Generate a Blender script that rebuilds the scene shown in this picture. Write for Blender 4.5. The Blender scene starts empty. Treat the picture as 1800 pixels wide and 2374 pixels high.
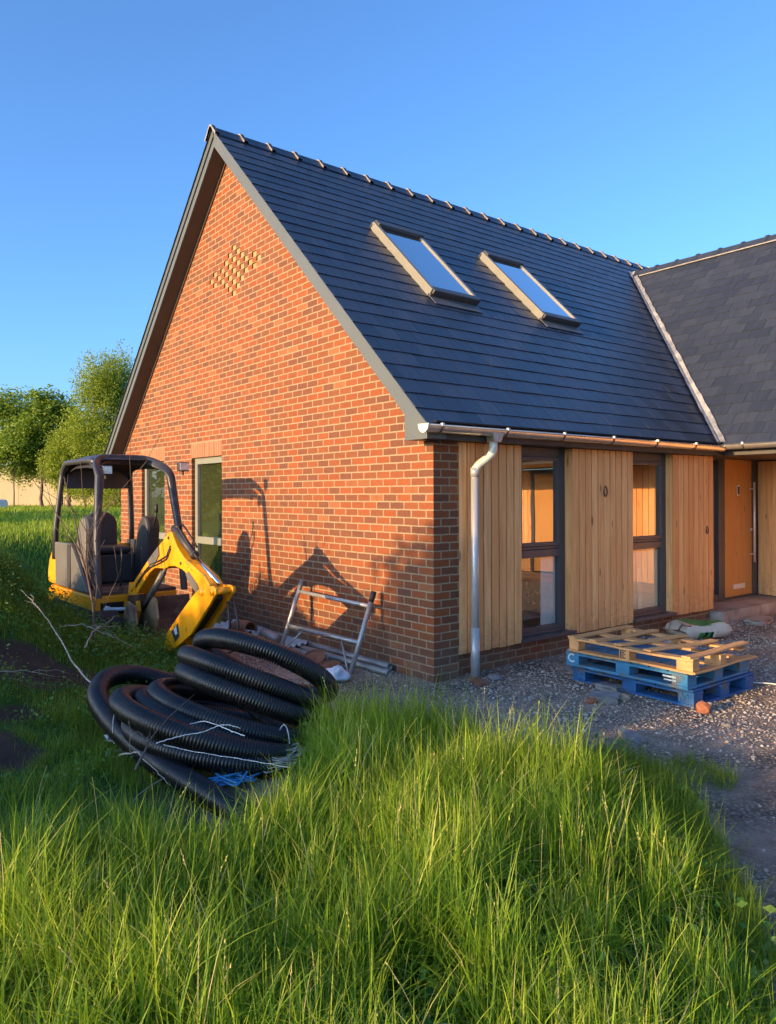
import bpy, bmesh, math, random
import numpy as np
from mathutils import Vector, Matrix
random.seed(7); RNG = np.random.default_rng(7)
SC = bpy.context.scene; COL = SC.collection
R = math.radians

# ------------------------------------------------------------------ camera, world, sun, exposure
SUN_AZ, SUN_EL = 2.0, 10.5          # azimuth from -X towards +Y, elevation
cam = bpy.data.cameras.new('camera'); camo = bpy.data.objects.new('camera', cam); COL.objects.link(camo)
cam.sensor_fit = 'HORIZONTAL'; cam.sensor_width = 36.0; cam.lens = 34.965
cam.shift_x = 0.0; cam.shift_y = -0.0233
cam.clip_start = 0.05; cam.clip_end = 2000
cf = Vector((0.6199, 0.7847, 0.0019)).normalized(); cr = Vector((0.7847, -0.6199, -0.0031)).normalized(); cu = cr.cross(cf)
camo.matrix_world = Matrix(((cr.x, cu.x, -cf.x, -4.568), (cr.y, cu.y, -cf.y, -5.117), (cr.z, cu.z, -cf.z, 1.70), (0, 0, 0, 1)))
SC.camera = camo
sx = -math.cos(R(SUN_EL)) * math.cos(R(SUN_AZ)); sy = math.cos(R(SUN_EL)) * math.sin(R(SUN_AZ)); sz = math.sin(R(SUN_EL))
SUN = Vector((sx, sy, sz))
w = bpy.data.worlds.new('World'); SC.world = w; w.use_nodes = True
wn = w.node_tree; bg = wn.nodes['Background']
sky = wn.nodes.new('ShaderNodeTexSky'); sky.sky_type = 'NISHITA'; sky.sun_disc = False
sky.sun_elevation = R(SUN_EL); sky.sun_rotation = math.atan2(sx, sy)
sky.air_density = 1.0; sky.dust_density = 4.0; sky.ozone_density = 5.2; sky.altitude = 900
wn.links.new(sky.outputs[0], bg.inputs[0]); bg.inputs[1].default_value = 0.15
sl = bpy.data.lights.new('sun', 'SUN'); sl.energy = 3.0; sl.angle = R(0.55); sl.color = (1.0, 0.63, 0.28)
so = bpy.data.objects.new('sun', sl); COL.objects.link(so); so.location = SUN * 60
so.rotation_euler = (-SUN).to_track_quat('-Z', 'Y').to_euler()
SC.view_settings.view_transform = 'Standard'; SC.view_settings.look = 'None'
SC.view_settings.exposure = 1.62; SC.view_settings.gamma = 1.0; SC.view_settings.use_curve_mapping = False
SC.render.engine = 'CYCLES'
SC.cycles.max_bounces = 8; SC.cycles.transparent_max_bounces = 12

# ------------------------------------------------------------------ small node language
class NT:
    def __init__(s, name):
        s.m = bpy.data.materials.new(name); s.m.use_nodes = True; s.t = s.m.node_tree
        s.b = s.t.nodes['Principled BSDF']; s.out = s.t.nodes['Material Output']
    def link(s, a, b): s.t.links.new(a, b)
    def put(s, sock, v):
        if v is None: return
        if hasattr(v, 'is_linked') or isinstance(v, bpy.types.NodeSocket): s.link(v, sock)
        else:
            if sock.type == 'RGBA' and len(v) == 3: v = (*v, 1)
            sock.default_value = v
    def n(s, typ, **props):
        nd = s.t.nodes.new(typ)
        for k, v in props.items(): setattr(nd, k, v)
        return nd
    def math(s, op, a, b=None, c=None):
        nd = s.n('ShaderNodeMath', operation=op); s.put(nd.inputs[0], a)
        if b is not None: s.put(nd.inputs[1], b)
        if c is not None: s.put(nd.inputs[2], c)
        return nd.outputs[0]
    def co(s): return s.n('ShaderNodeTexCoord').outputs['Object']
    def xyz(s, v):
        nd = s.n('ShaderNodeSeparateXYZ'); s.link(v, nd.inputs[0]); return nd.outputs
    def vec(s, x, y, z):
        nd = s.n('ShaderNodeCombineXYZ'); [s.put(nd.inputs[i], v) for i, v in enumerate((x, y, z))]; return nd.outputs[0]
    def scale(s, v, k):
        nd = s.n('ShaderNodeVectorMath', operation='MULTIPLY'); s.link(v, nd.inputs[0]); nd.inputs[1].default_value = k; return nd.outputs[0]
    def noise(s, v, sc, det=3, rough=.55, col=False):
        nd = s.n('ShaderNodeTexNoise'); s.put(nd.inputs['Vector'], v); nd.inputs['Scale'].default_value = sc
        nd.inputs['Detail'].default_value = det; nd.inputs['Roughness'].default_value = rough
        return nd.outputs['Color' if col else 'Fac']
    def ramp(s, f, stops, interp='LINEAR'):
        nd = s.n('ShaderNodeValToRGB'); s.put(nd.inputs[0], f); e = nd.color_ramp.elements; nd.color_ramp.interpolation = interp
        while len(e) < len(stops): e.new(0.5)
        for i, (p, c) in enumerate(stops):
            e[i].position = p; e[i].color = (*c, 1) if len(c) == 3 else c
        return nd.outputs[0]
    def mix(s, f, a, b, mode='MIX'):
        nd = s.n('ShaderNodeMix', data_type='RGBA', blend_type=mode); s.put(nd.inputs[0], f); s.put(nd.inputs[6], a); s.put(nd.inputs[7], b)
        return nd.outputs[2]
    def rng(s, f, a, b, c, d):
        nd = s.n('ShaderNodeMapRange'); s.put(nd.inputs[0], f)
        for i, v in enumerate((a, b, c, d)): nd.inputs[i + 1].default_value = v
        return nd.outputs[0]
    def attr(s, name='rnd'):
        return s.n('ShaderNodeAttribute', attribute_name=name).outputs['Fac']
    def bump(s, h, strength=.3, dist=.01):
        nd = s.n('ShaderNodeBump'); nd.inputs['Strength'].default_value = strength; nd.inputs['Distance'].default_value = dist
        s.put(nd.inputs['Height'], h); s.link(nd.outputs[0], s.b.inputs['Normal'])
    def set(s, col=None, rough=.6, metal=0, spec=.5, **kw):
        s.put(s.b.inputs['Base Color'], col); s.put(s.b.inputs['Roughness'], rough); s.b.inputs['Metallic'].default_value = metal
        s.b.inputs['Specular IOR Level'].default_value = spec
        return s.m

def plain(name, col, rough=.6, metal=0, var=.25, sc=6, bump=0, spec=.5, stain=None, stain_amt=.0, stain_sc=2.5):
    t = NT(name); co = t.co()
    f = t.noise(co, sc, 5)
    lo = tuple(c * (1 - var) for c in col); hi = tuple(min(1, c * (1 + var)) for c in col)
    c = t.ramp(f, [(.3, lo), (.7, hi)])
    if stain:
        g = t.noise(co, stain_sc, 6, .65); g = t.rng(g, .62 - stain_amt * .4, .70 - stain_amt * .3, 0, 1); c = t.mix(g, c, stain)
    if bump: t.bump(t.noise(co, sc * 6, 4), bump, .004)
    r = t.rng(t.noise(co, sc * 1.7, 3), .3, .7, rough * .85, min(1, rough * 1.15))
    return t.set(c, r, metal, spec)

def brick_mat(name, axis, bw=.2135, bh=.075, off=0.0, z0=.064, vert=False, dirty=0.0):
    t = NT(name); co = t.co(); X = t.xyz(co)
    wob = t.noise(co, 22, 2, .5, True); wv = t.xyz(wob)
    h = X[0] if axis == 'x' else X[1]
    u = t.math('ADD', t.math('ADD', h, -off), t.math('MULTIPLY', t.math('SUBTRACT', wv[0], .5), .012))
    v = t.math('ADD', t.math('ADD', X[2], -z0), t.math('MULTIPLY', t.math('SUBTRACT', wv[1], .5), .008))
    if vert: u, v = v, u
    vv = t.math('DIVIDE', v, bh); row = t.math('FLOOR', vv); fv = t.math('FRACT', vv)
    sh = t.math('MULTIPLY', t.math('MODULO', t.math('ABSOLUTE', row), 2.0), 0.0 if vert else .5)
    uu = t.math('ADD', t.math('DIVIDE', u, bw), sh); c = t.math('FLOOR', uu); fu = t.math('FRACT', uu)
    mu, mv = .010 / bw * .5, .0105 / bh * .5
    ju = t.math('MINIMUM', fu, t.math('SUBTRACT', 1.0, fu)); jv = t.math('MINIMUM', fv, t.math('SUBTRACT', 1.0, fv))
    du = t.rng(ju, mu * .8, mu * 1.9, 0, 1); dv = t.rng(jv, mv * .8, mv * 1.7, 0, 1)
    face = t.math('MINIMUM', du, dv)
    wn_ = t.n('ShaderNodeTexWhiteNoise', noise_dimensions='2D'); t.link(t.vec(c, row, 0), wn_.inputs['Vector'])
    rv = wn_.outputs['Value']; rc = t.xyz(wn_.outputs['Color'])
    if vert:
        col = t.ramp(rv, [(0, (.30, .115, .06)), (.4, (.42, .165, .08)), (.8, (.24, .095, .055)), (1, (.46, .20, .10))])
    else:
        col = t.ramp(rv, [(0, (0.232, 0.055, 0.016)), (.12, (0.258, 0.070, 0.022)), (.22, (0.198, 0.052, 0.018)), (.32, (0.237, 0.061, 0.018)), (.42, (0.176, 0.056, 0.024)), (.54, (0.142, 0.052, 0.027)), (.66, (0.112, 0.044, 0.029)), (.78, (0.168, 0.056, 0.024)), (.90, (0.206, 0.056, 0.018)), (1, (0.284, 0.111, 0.044))])
    mott = t.noise(co, 30, 5, .7)
    col = t.mix(t.rng(t.noise(co, 1.1, 4, .6), .3, .7, 0, .28), col, (.21, .085, .045))
    col = t.mix(t.rng(t.noise(co, 9, 3), .5, .75, 0, .35), col, (.13, .055, .035))
    col = t.mix(t.rng(mott, .35, .8, .0, .5), col, t.mix(.4, col, (.33, .15, .06)))
    fold = t.noise(t.scale(co, (60, 60, 18)), 1, 3)
    col = t.mix(t.rng(fold, .5, .8, 0, .35), col, (.13, .055, .04))
    # lime bloom left on a few faces
    bl = t.rng(t.noise(co, 2.6, 6, .7), .63, .78, 0, .55); bl = t.math('MULTIPLY', bl, t.rng(t.noise(co, 45, 3), .4, .7, 0, 1))
    col = t.mix(bl, col, (.36, .29, .22))
    if dirty:
        dz = t.rng(X[2], .05, .5, dirty, 0); dn = t.math('MULTIPLY', dz, t.rng(t.noise(co, 5, 5), .3, .65, .2, 1))
        col = t.mix(dn, col, (.20, .14, .10))
    mort = t.ramp(t.noise(co, 60, 3), [(.3, (.25, .18, .11)), (.7, (.37, .28, .175))])
    cfin = t.mix(face, mort, col)
    hgt = t.math('ADD', t.math('MULTIPLY', face, .8), t.math('MULTIPLY', t.noise(co, 120, 4), .25))
    hgt = t.math('ADD', hgt, t.math('MULTIPLY', rc[1], .3))
    t.bump(hgt, .55, .008)
    return t.set(cfin, .88, 0, .25)

def wood_mat(name, a, b, dark, rough=.6, gs=1.0, axis=2, warm=None):
    t = NT(name); co = t.co(); rnd = t.attr('rnd')
    X = t.xyz(co); sh = t.math('MULTIPLY', rnd, 37.0)
    k = [14, 14, 14]; k[axis] = 1.1
    v = t.scale(t.vec(*[t.math('ADD', X[i], sh) for i in range(3)]), tuple(q * gs for q in k))
    g = t.noise(v, 1.6, 4, .6)
    k2 = [90, 90, 90]; k2[axis] = 2.0
    fine = t.noise(t.scale(t.vec(*[t.math('ADD', X[i], sh) for i in range(3)]), tuple(q * gs for q in k2)), 1, 3)
    base = t.mix(rnd, a, b)
    c = t.mix(t.rng(g, .35, .7, 0, .65), base, dark)
    c = t.mix(t.rng(fine, .45, .75, 0, .35), c, dark)
    vor = t.n('ShaderNodeTexVoronoi', feature='F1'); kv = [7, 7, 7]; kv[axis] = 1.5
    t.link(t.scale(t.vec(*[t.math('ADD', X[i], sh) for i in range(3)]), tuple(kv)), vor.inputs['Vector']); vor.inputs['Scale'].default_value = 1
    kn = t.rng(vor.outputs['Distance'], .05, .10, 1, 0)
    c = t.mix(t.math('MULTIPLY', kn, .8), c, tuple(q * .25 for q in dark))
    if name == 'cedar':
        sp_ = t.math('MULTIPLY', t.rng(X[2], .22, .62, .6, 0), t.rng(t.noise(co, 16, 5, .7), .42, .66, 0, 1)); c = t.mix(sp_, c, (.30, .19, .11))
        wt_ = t.noise(t.scale(co, (9, 9, .9)), 1, 4, .6); c = t.mix(t.rng(wt_, .55, .8, 0, .3), c, (.50, .24, .10))
    t.bump(t.math('ADD', fine, g), .15, .003)
    return t.set(c, rough, 0, .35)

M = {}
M['brick_y'] = brick_mat('brick_gable', 'y', off=-.005, dirty=.5)
M['brick_x'] = brick_mat('brick_front', 'x', off=.1025 - .225, dirty=.75)
M['soldier'] = brick_mat('brick_soldier', 'y', bw=.60, bh=.075, vert=True)
M['mortar'] = plain('mortar_recess', (.35, .22, .10), .9, var=.15)
M['cedar'] = wood_mat('cedar', (.76, .335, .115), (.97, .56, .235), (.56, .225, .075))
M['oak'] = wood_mat('oak_door', (.60, .29, .085), (.60, .29, .085), (.44, .19, .05), .45, 2.0)
M['pine'] = wood_mat('pine', (.74, .40, .16), (.64, .31, .12), (.38, .2, .08), .7, 1.3, 0)
M['barge'] = plain('grey_barge', (.095, .108, .105), .45, var=.05, sc=2)
M['barge_brown'] = plain('brown_soffit', (.085, .060, .048), .55, var=.12, sc=3)
M['fascia'] = plain('dark_fascia', (.045, .042, .042), .5, var=.1)
M['frame'] = plain('anthracite_frame', (.058, .060, .066), .42, var=.08, sc=4)
M['frame_green'] = plain('sage_frame', (.20, .21, .165), .45, var=.06, sc=4)
M['galv'] = plain('galvanised_steel', (.62, .60, .56), .30, .85, var=.10, sc=5)
M['pipe_white'] = plain('pale_downpipe', (.40, .41, .41), .38, .35, var=.06, sc=3)
M['black_gap'] = plain('gap_shade', (.012, .010, .009), .9, var=.1)  # near-black stand-in for deep shade behind gaps
M['room'] = plain('plaster_room', (.80, .64, .40), .9, var=.05, sc=2)
M['board_pale'] = plain('pale_timber', (.88, .74, .46), .8, var=.06)
M['board_grey'] = plain('grey_board', (.42, .44, .42), .8, var=.12, sc=3)
M['tint_board'] = plain('olive_tint_board', (.085, .085, .048), .7, var=.18, sc=1.6)
M['room_olive'] = plain('olive_room', (.50, .47, .30), .9, var=.05, sc=2)
M['room_floor'] = plain('screed_floor', (.30, .27, .23), .9, var=.2, sc=2)
M['steel'] = plain('brushed_steel', (.80, .79, .76), .42, .45, var=.05)
M['black_rubber'] = plain('black_rubber', (.02, .02, .022), .55, var=.2)
M['yellow'] = plain('digger_yellow', (.80, .325, .006), .38, var=.07, sc=3, stain=(.20, .11, .03), stain_amt=.10, stain_sc=4)
M['grey_panel'] = plain('digger_grey', (.115, .11, .098), .5, var=.08, sc=3)
M['dark_panel'] = plain('digger_dark', (.035, .033, .034), .55, var=.15, sc=4)
M['canopy'] = plain('canopy_black', (.040, .040, .046), .42, var=.15, sc=5, stain=(.12, .10, .08), stain_amt=.05)
M['rust'] = plain('rusty_steel', (.10, .058, .038), .75, var=.4, sc=9, bump=.4, stain=(.25, .17, .11), stain_amt=.25)
M['rust2'] = plain('worn_bucket', (.34, .22, .115), .6, var=.3, sc=7, bump=.3, stain=(.12, .07, .045), stain_amt=.3)
M['chrome'] = plain('chrome_rod', (.85, .85, .85), .12, 1.0, var=.03)
M['lens'] = plain('lamp_lens', (.75, .75, .72), .15, .3, var=.2, sc=40)
M['blue_light'] = plain('faded_blue_paint', (.035, .19, .34), .7, var=.25, sc=8, stain=(.13, .13, .12), stain_amt=.32, stain_sc=6)
M['blue_dark'] = plain('strong_blue_paint', (.014, .10, .27), .7, var=.25, sc=8, stain=(.09, .10, .12), stain_amt=.28, stain_sc=6)
M['paint_white'] = plain('stencil_white', (.45, .58, .66), .7, var=.25, sc=40)
M['stencil_dark'] = plain('stencil_dark', (.05, .03, .02), .8, var=.2)
M['alu'] = plain('grey_tube', (.42, .42, .40), .42, .5, var=.15, sc=8)
M['pole'] = plain('scaffold_pole', (.30, .29, .27), .5, .5, var=.3, sc=6, stain=(.16, .10, .07), stain_amt=.1)
M['sheet'] = plain('corrugated_grey', (.40, .40, .40), .45, .5, var=.2, sc=5, stain=(.2, .16, .12), stain_amt=.1)
M['clay'] = plain('terracotta', (.21, .095, .055), .8, var=.35, sc=8, bump=.2)
M['concrete'] = plain('concrete', (.33, .30, .27), .9, var=.2, sc=3, bump=.4, stain=(.22, .19, .16), stain_amt=.3)
M['render_wall'] = plain('sandy_render', (.47, .38, .24), .9, var=.08, sc=.8)
M['stone'] = plain('grey_stone', (.20, .195, .19), .9, var=.3, sc=9, bump=.5)
M['stone_warm'] = plain('buff_stone', (.30, .23, .16), .9, var=.3, sc=9, bump=.5)
M['brick_bit'] = plain('broken_brick', (.30, .11, .055), .9, var=.35, sc=20, bump=.5)
M['lead'] = plain('lead_valley', (.24, .24, .24), .6, .1, var=.35, sc=14, bump=.8, stain=(.42, .40, .36), stain_amt=.3)
M['white_cloth'] = plain('white_plastic', (.66, .70, .74), .6, var=.12, sc=14, bump=.4)
M['twine'] = plain('white_twine', (.62, .62, .60), .7, var=.2, sc=20)
M['twine_grey'] = plain('grey_wire', (.36, .38, .38), .55, var=.25, sc=20)
M['twine_blue'] = plain('blue_rope', (.03, .24, .50), .6, var=.25, sc=20)
M['bark_pale'] = plain('pale_dead_wood', (.36, .30, .24), .85, var=.3, sc=14)
M['bark'] = plain('brown_bark', (.12, .085, .065), .9, var=.35, sc=12, bump=.4)
M['post'] = plain('stake_wood', (.52, .40, .20), .8, var=.2, sc=9)
M['bag_green'] = plain('bag_green', (.035, .20, .05), .5, var=.2, sc=8)
M['bag_cream'] = plain('bag_cream', (.55, .48, .38), .6, var=.12, sc=8)

def slate(name, base, rough, seed):
    t = NT(name); co = t.co(); rnd = t.attr('rnd'); lo_, hi_ = (.55, 1.5) if seed == 1 else (.85, 1.2)
    c = t.mix(rnd, tuple(q * lo_ for q in base), tuple(q * hi_ for q in base))
    X = t.xyz(co)
    st = t.noise(t.scale(t.vec(t.math('ADD', X[0], t.math('MULTIPLY', rnd, 9)), X[1], X[2]), (26, 2.2, 2.2) if seed == 1 else (2.2, 26, 2.2)), 1, 4, .6)
    c = t.mix(t.rng(st, .5, .8, 0, .5), c, tuple(q * 1.8 for q in base))
    rr = t.math('ADD', t.rng(st, .3, .7, rough - .08, rough + .10), t.math('MULTIPLY', rnd, .10))
    t.bump(t.math('ADD', t.noise(co, 70, 5, .7), t.math('MULTIPLY', st, 1.5)), .22, .004)
    return t.set(c, rr, 0, .6)
M['slate'] = slate('blue_slate', (.022, .030, .047), .33, 1)
M['slate_wing'] = slate('wing_slate', (.023, .029, .042), .55, 2)

def glass_mat(name, refl, tint=(1, 1, 1), rough=.0):
    t = NT(name); tr = t.n('ShaderNodeBsdfTransparent'); tr.inputs[0].default_value = (*tint, 1)
    gl = t.n('ShaderNodeBsdfGlossy'); gl.inputs['Roughness'].default_value = rough; gl.inputs['Color'].default_value = (1, 1, 1, 1)
    fr = t.n('ShaderNodeFresnel'); fr.inputs[0].default_value = 1.5
    f = t.math('MINIMUM', t.math('ADD', t.math('MULTIPLY', fr.outputs[0], 1.7), refl), 1.0)
    f = t.math('MULTIPLY', f, t.math('SUBTRACT', 1.0, t.n('ShaderNodeNewGeometry').outputs['Backfacing']))
    # float glass is never quite flat
    b = t.n('ShaderNodeBump'); b.inputs['Strength'].default_value = .02; b.inputs['Distance'].default_value = .02
    t.link(t.noise(t.co(), 2.2, 1), b.inputs['Height']); t.link(b.outputs[0], gl.inputs['Normal'])
    mx = t.n('ShaderNodeMixShader'); t.link(f, mx.inputs[0]); t.link(tr.outputs[0], mx.inputs[1]); t.link(gl.outputs[0], mx.inputs[2])
    t.link(mx.outputs[0], t.out.inputs[0]); return t.m
M['glass'] = glass_mat('window_glass', .32)
M['glass_low'] = glass_mat('clear_glass', .08)
M['glass_gable'] = glass_mat('gable_glass', .12, (.8, .83, .72))
M['glass_roof'] = glass_mat('roof_glass', .42, (.5, .55, .6))

def leaf_mat(name, stops, trans=.35, rough=.5, spec=.4):
    t = NT(name); rnd = t.attr('rnd')
    c = t.ramp(rnd, stops)
    t.set(c, rough, 0, spec)
    tl = t.n('ShaderNodeBsdfTranslucent'); t.link(t.mix(.5, c, (.36, .46, .03)), tl.inputs[0])
    mx = t.n('ShaderNodeMixShader'); mx.inputs[0].default_value = trans
    t.link(t.b.outputs[0], mx.inputs[1]); t.link(tl.outputs[0], mx.inputs[2]); t.link(mx.outputs[0], t.out.inputs[0])
    return t.m
M['grass'] = leaf_mat('grass_blade', [(0, (.085, .20, .014)), (.35, (.19, .36, .022)), (.7, (.42, .56, .045)), (.9, (.62, .66, .13)), (1, (.78, .64, .36))], .55)
M['lawn'] = leaf_mat('lawn_blade', [(0, (.09, .18, .016)), (.6, (.18, .29, .022)), (1, (.34, .40, .06))], .5)
M['weed'] = leaf_mat('weed_leaf', [(0, (.035, .12, .018)), (.6, (.06, .18, .022)), (1, (.13, .24, .035))], .33)
M['birch'] = leaf_mat('birch_leaf', [(0, (.17, .24, .022)), (.5, (.27, .35, .035)), (1, (.40, .44, .08))], .5)
M['oakleaf'] = leaf_mat('tree_leaf', [(0, (.09, .19, .025)), (.5, (.17, .28, .035)), (1, (.30, .38, .09))], .45)

def hose_mat():
    t = NT('black_corrugated_plastic'); co = t.co()
    dust = t.rng(t.noise(co, 3.5, 6, .7), .45, .72, 0, .8)
    c = t.mix(dust, (.007, .007, .009), (.040, .027, .018))
    return t.set(c, t.rng(t.noise(co, 9, 3), .3, .7, .30, .46), 0, .55)
M['hose'] = hose_mat()

def ground_mat():
    t = NT('site_ground'); co = t.co()
    gv, gs = t.attr('gravel'), t.attr('green')
    soil = t.ramp(t.noise(co, 3.5, 7, .7), [(.3, (.035, .024, .018)), (.6, (.075, .052, .038)), (.8, (.12, .085, .06))])
    vor = t.n('ShaderNodeTexVoronoi', feature='F1'); t.link(co, vor.inputs['Vector']); vor.inputs['Scale'].default_value = 52
    pc = t.xyz(vor.outputs['Color'])
    peb = t.ramp(pc[0], [(0, (.14, .115, .09)), (.5, (.28, .235, .19)), (.85, (.40, .34, .275)), (1, (.55, .48, .40))])
    peb = t.mix(t.rng(vor.outputs['Distance'], .3, .6, 0, .85), peb, (.04, .034, .03))
    patch = t.rng(t.noise(co, 1.3, 5, .65), .38, .62, 0, 1)
    dirt = t.ramp(t.noise(co, 6, 6, .7), [(.3, (.26, .19, .14)), (.7, (.44, .34, .26))])
    red = t.rng(t.noise(co, 1.9, 5, .7), .58, .68, 0, .6)
    dirt = t.mix(red, dirt, (.17, .075, .045))
    grav = t.mix(patch, dirt, peb)
    green = t.ramp(t.noise(co, 5, 5), [(.3, (.03, .085, .010)), (.7, (.055, .13, .016))])
    c = t.mix(gv, soil, grav); c = t.mix(gs, c, green)
    h = t.math('ADD', t.math('MULTIPLY', t.math('SUBTRACT', 1.0, vor.outputs['Distance']), t.math('MULTIPLY', gv, .7)), t.noise(co, 40, 6, .7))
    t.bump(h, .8, .02)
    return t.set(c, .95, 0, .2)
M['ground'] = ground_mat()
def pebble_mat():
    t = NT('gravel_stone'); rnd = t.attr('rnd')
    c = t.ramp(rnd, [(0, (.18, .15, .12)), (.3, (.33, .28, .23)), (.62, (.46, .40, .33)), (.88, (.60, .53, .45)), (.93, (.34, .17, .10)), (1, (.62, .58, .54))])
    c = t.mix(t.rng(t.noise(t.co(), 60, 4), .3, .7, 0, .4), c, (.10, .08, .07))
    return t.set(c, .9, 0, .25)
M['pebble'] = pebble_mat()

# ------------------------------------------------------------------ mesh builder
class MB:
    def __init__(s): s.V = []; s.F = []; s.r = []; s.k = []
    def face(s, pts, r=.5, k=0):
        i = len(s.V); s.V += [tuple(p) for p in pts]; s.F.append(tuple(range(i, i + len(pts)))); s.r.append(r); s.k.append(k)
    def mesh(s, V, F, r=.5, k=0):
        i = len(s.V); s.V += [tuple(v) for v in V]
        for f in F: s.F.append(tuple(a + i for a in f)); s.r.append(r); s.k.append(k)
    def box(s, x0, x1, y0, y1, z0, z1, r=None, k=0):
        r = random.random() if r is None else r
        V = [(x, y, z) for z in (z0, z1) for y in (y0, y1) for x in (x0, x1)]
        s.mesh(V, [(0, 2, 3, 1), (4, 5, 7, 6), (0, 1, 5, 4), (2, 6, 7, 3), (0, 4, 6, 2), (1, 3, 7, 5)], r, k); return s
    def bar(s, a, b, wdt, th, up=(0, 0, 1), r=None, k=0):
        a, b = Vector(a), Vector(b); d = (b - a).normalized(); u = Vector(up); x = d.cross(u).normalized(); u = x.cross(d)
        r = random.random() if r is None else r
        V = [p + x * (i * wdt / 2) + u * (j * th / 2) for p in (a, b) for j in (-1, 1) for i in (-1, 1)]
        s.mesh(V, [(0, 1, 3, 2), (4, 6, 7, 5), (0, 4, 5, 1), (2, 3, 7, 6), (0, 2, 6, 4), (1, 5, 7, 3)], r, k); return s
    def prism(s, poly, axis, a, b, r=.5, k=0):
        n = len(poly)
        def P(p, c): return (c, p[0], p[1]) if axis == 'x' else ((p[0], c, p[1]) if axis == 'y' else (p[0], p[1], c))
        V = [P(p, a) for p in poly] + [P(p, b) for p in poly]
        s.mesh(V, [tuple(range(n - 1, -1, -1)), tuple(range(n, 2 * n))] + [(i, (i + 1) % n, n + (i + 1) % n, n + i) for i in range(n)], r, k); return s
    def tube(s, path, rad, n=10, cap=True, r=.5, k=0, closed=False):
        P = [Vector(p) for p in path]; m = len(P)
        rf = rad if callable(rad) else (lambda i: rad)
        prev = None; V = []
        for i in range(m):
            t = (P[(i + 1) % m] - P[i - 1]) if closed else (P[min(i + 1, m - 1)] - P[max(i - 1, 0)])
            t = t.normalized() if t.length > 1e-9 else Vector((0, 0, 1))
            if prev is None:
                x = t.cross(Vector((0, 0, 1)) if abs(t.z) < .9 else Vector((1, 0, 0))).normalized()
            else:
                x = (prev - t * prev.dot(t)).normalized()
            prev = x; y = t.cross(x); q = rf(i)
            V += [P[i] + (x * math.cos(2 * math.pi * j / n) + y * math.sin(2 * math.pi * j / n)) * q for j in range(n)]
        F = []
        for i in range(m if closed else m - 1):
            i2 = (i + 1) % m
            F += [(i * n + j, i * n + (j + 1) % n, i2 * n + (j + 1) % n, i2 * n + j) for j in range(n)]
        if cap and not closed: F += [tuple(range(n - 1, -1, -1)), tuple((m - 1) * n + j for j in range(n))]
        s.mesh(V, F, r, k); return s
    def sweep(s, prof, path, closed_prof=False, r=.5):
        """profile rings already placed: path = list of lists of points"""
        n = len(path[0]); V = [p for ring in path for p in ring]; F = []
        for i in range(len(path) - 1):
            for j in range(n if closed_prof else n - 1):
                F.append((i * n + j, i * n + (j + 1) % n, (i + 1) * n + (j + 1) % n, (i + 1) * n + j))
        s.mesh(V, F, r); return s
    def build(s, name, mat, parent=None, smooth=False, bevel=0, origin=None):
        me = bpy.data.meshes.new(name)
        o0 = Vector(origin) if origin else Vector((0, 0, 0))
        me.from_pydata([tuple(Vector(v) - o0) for v in s.V] if origin else s.V, [], s.F)
        at = me.attributes.new('rnd', 'FLOAT', 'FACE'); at.data.foreach_set('value', s.r)
        for m in (mat if isinstance(mat, (list, tuple)) else [mat]): me.materials.append(m)
        me.polygons.foreach_set('material_index', s.k)
        bm = bmesh.new(); bm.from_mesh(me); bmesh.ops.recalc_face_normals(bm, faces=bm.faces); bm.to_mesh(me); bm.free()
        if smooth: me.polygons.foreach_set('use_smooth', [True] * len(me.polygons))
        me.update()
        o = bpy.data.objects.new(name, me); COL.objects.link(o); o.location = o0
        if parent is not None:
            o.parent = parent; o.matrix_parent_inverse = Matrix.Translation(-parent.location)
        if bevel:
            b = o.modifiers.new('bevel', 'BEVEL'); b.width = bevel; b.segments = 2; b.limit_method = 'ANGLE'; b.angle_limit = R(35)
        return o

def tag(o, label, cat, group=None, kind=None):
    o['label'] = label; o['category'] = cat
    if group: o['group'] = group
    if kind: o['kind'] = kind
    return o
def thing(name, loc, label, cat, group=None):
    o = bpy.data.objects.new(name, None); COL.objects.link(o); o.location = loc; o.empty_display_size = .2
    return tag(o, label, cat, group)
def fastmesh(name, V, F, rnd, mat, per=4, smooth=False, extra=None):
    """numpy mesh: V (n,3), F (m,per) ints, rnd per face"""
    me = bpy.data.meshes.new(name); n, m = len(V), len(F)
    me.vertices.add(n); me.vertices.foreach_set('co', np.asarray(V, np.float32).ravel())
    me.loops.add(m * per); me.loops.foreach_set('vertex_index', np.asarray(F, np.int32).ravel())
    me.polygons.add(m); me.polygons.foreach_set('loop_start', np.arange(0, m * per, per, dtype=np.int32))
    me.polygons.foreach_set('loop_total', np.full(m, per, np.int32))
    me.update(calc_edges=True)
    a = me.attributes.new('rnd', 'FLOAT', 'FACE'); a.data.foreach_set('value', np.asarray(rnd, np.float32))
    if extra:
        for k, v in extra.items():
            a = me.attributes.new(k, 'FLOAT', 'POINT'); a.data.foreach_set('value', np.asarray(v, np.float32))
    me.materials.append(mat)
    if smooth: me.polygons.foreach_set('use_smooth', np.ones(m, bool))
    o = bpy.data.objects.new(name, me); COL.objects.link(o); return o

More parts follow.
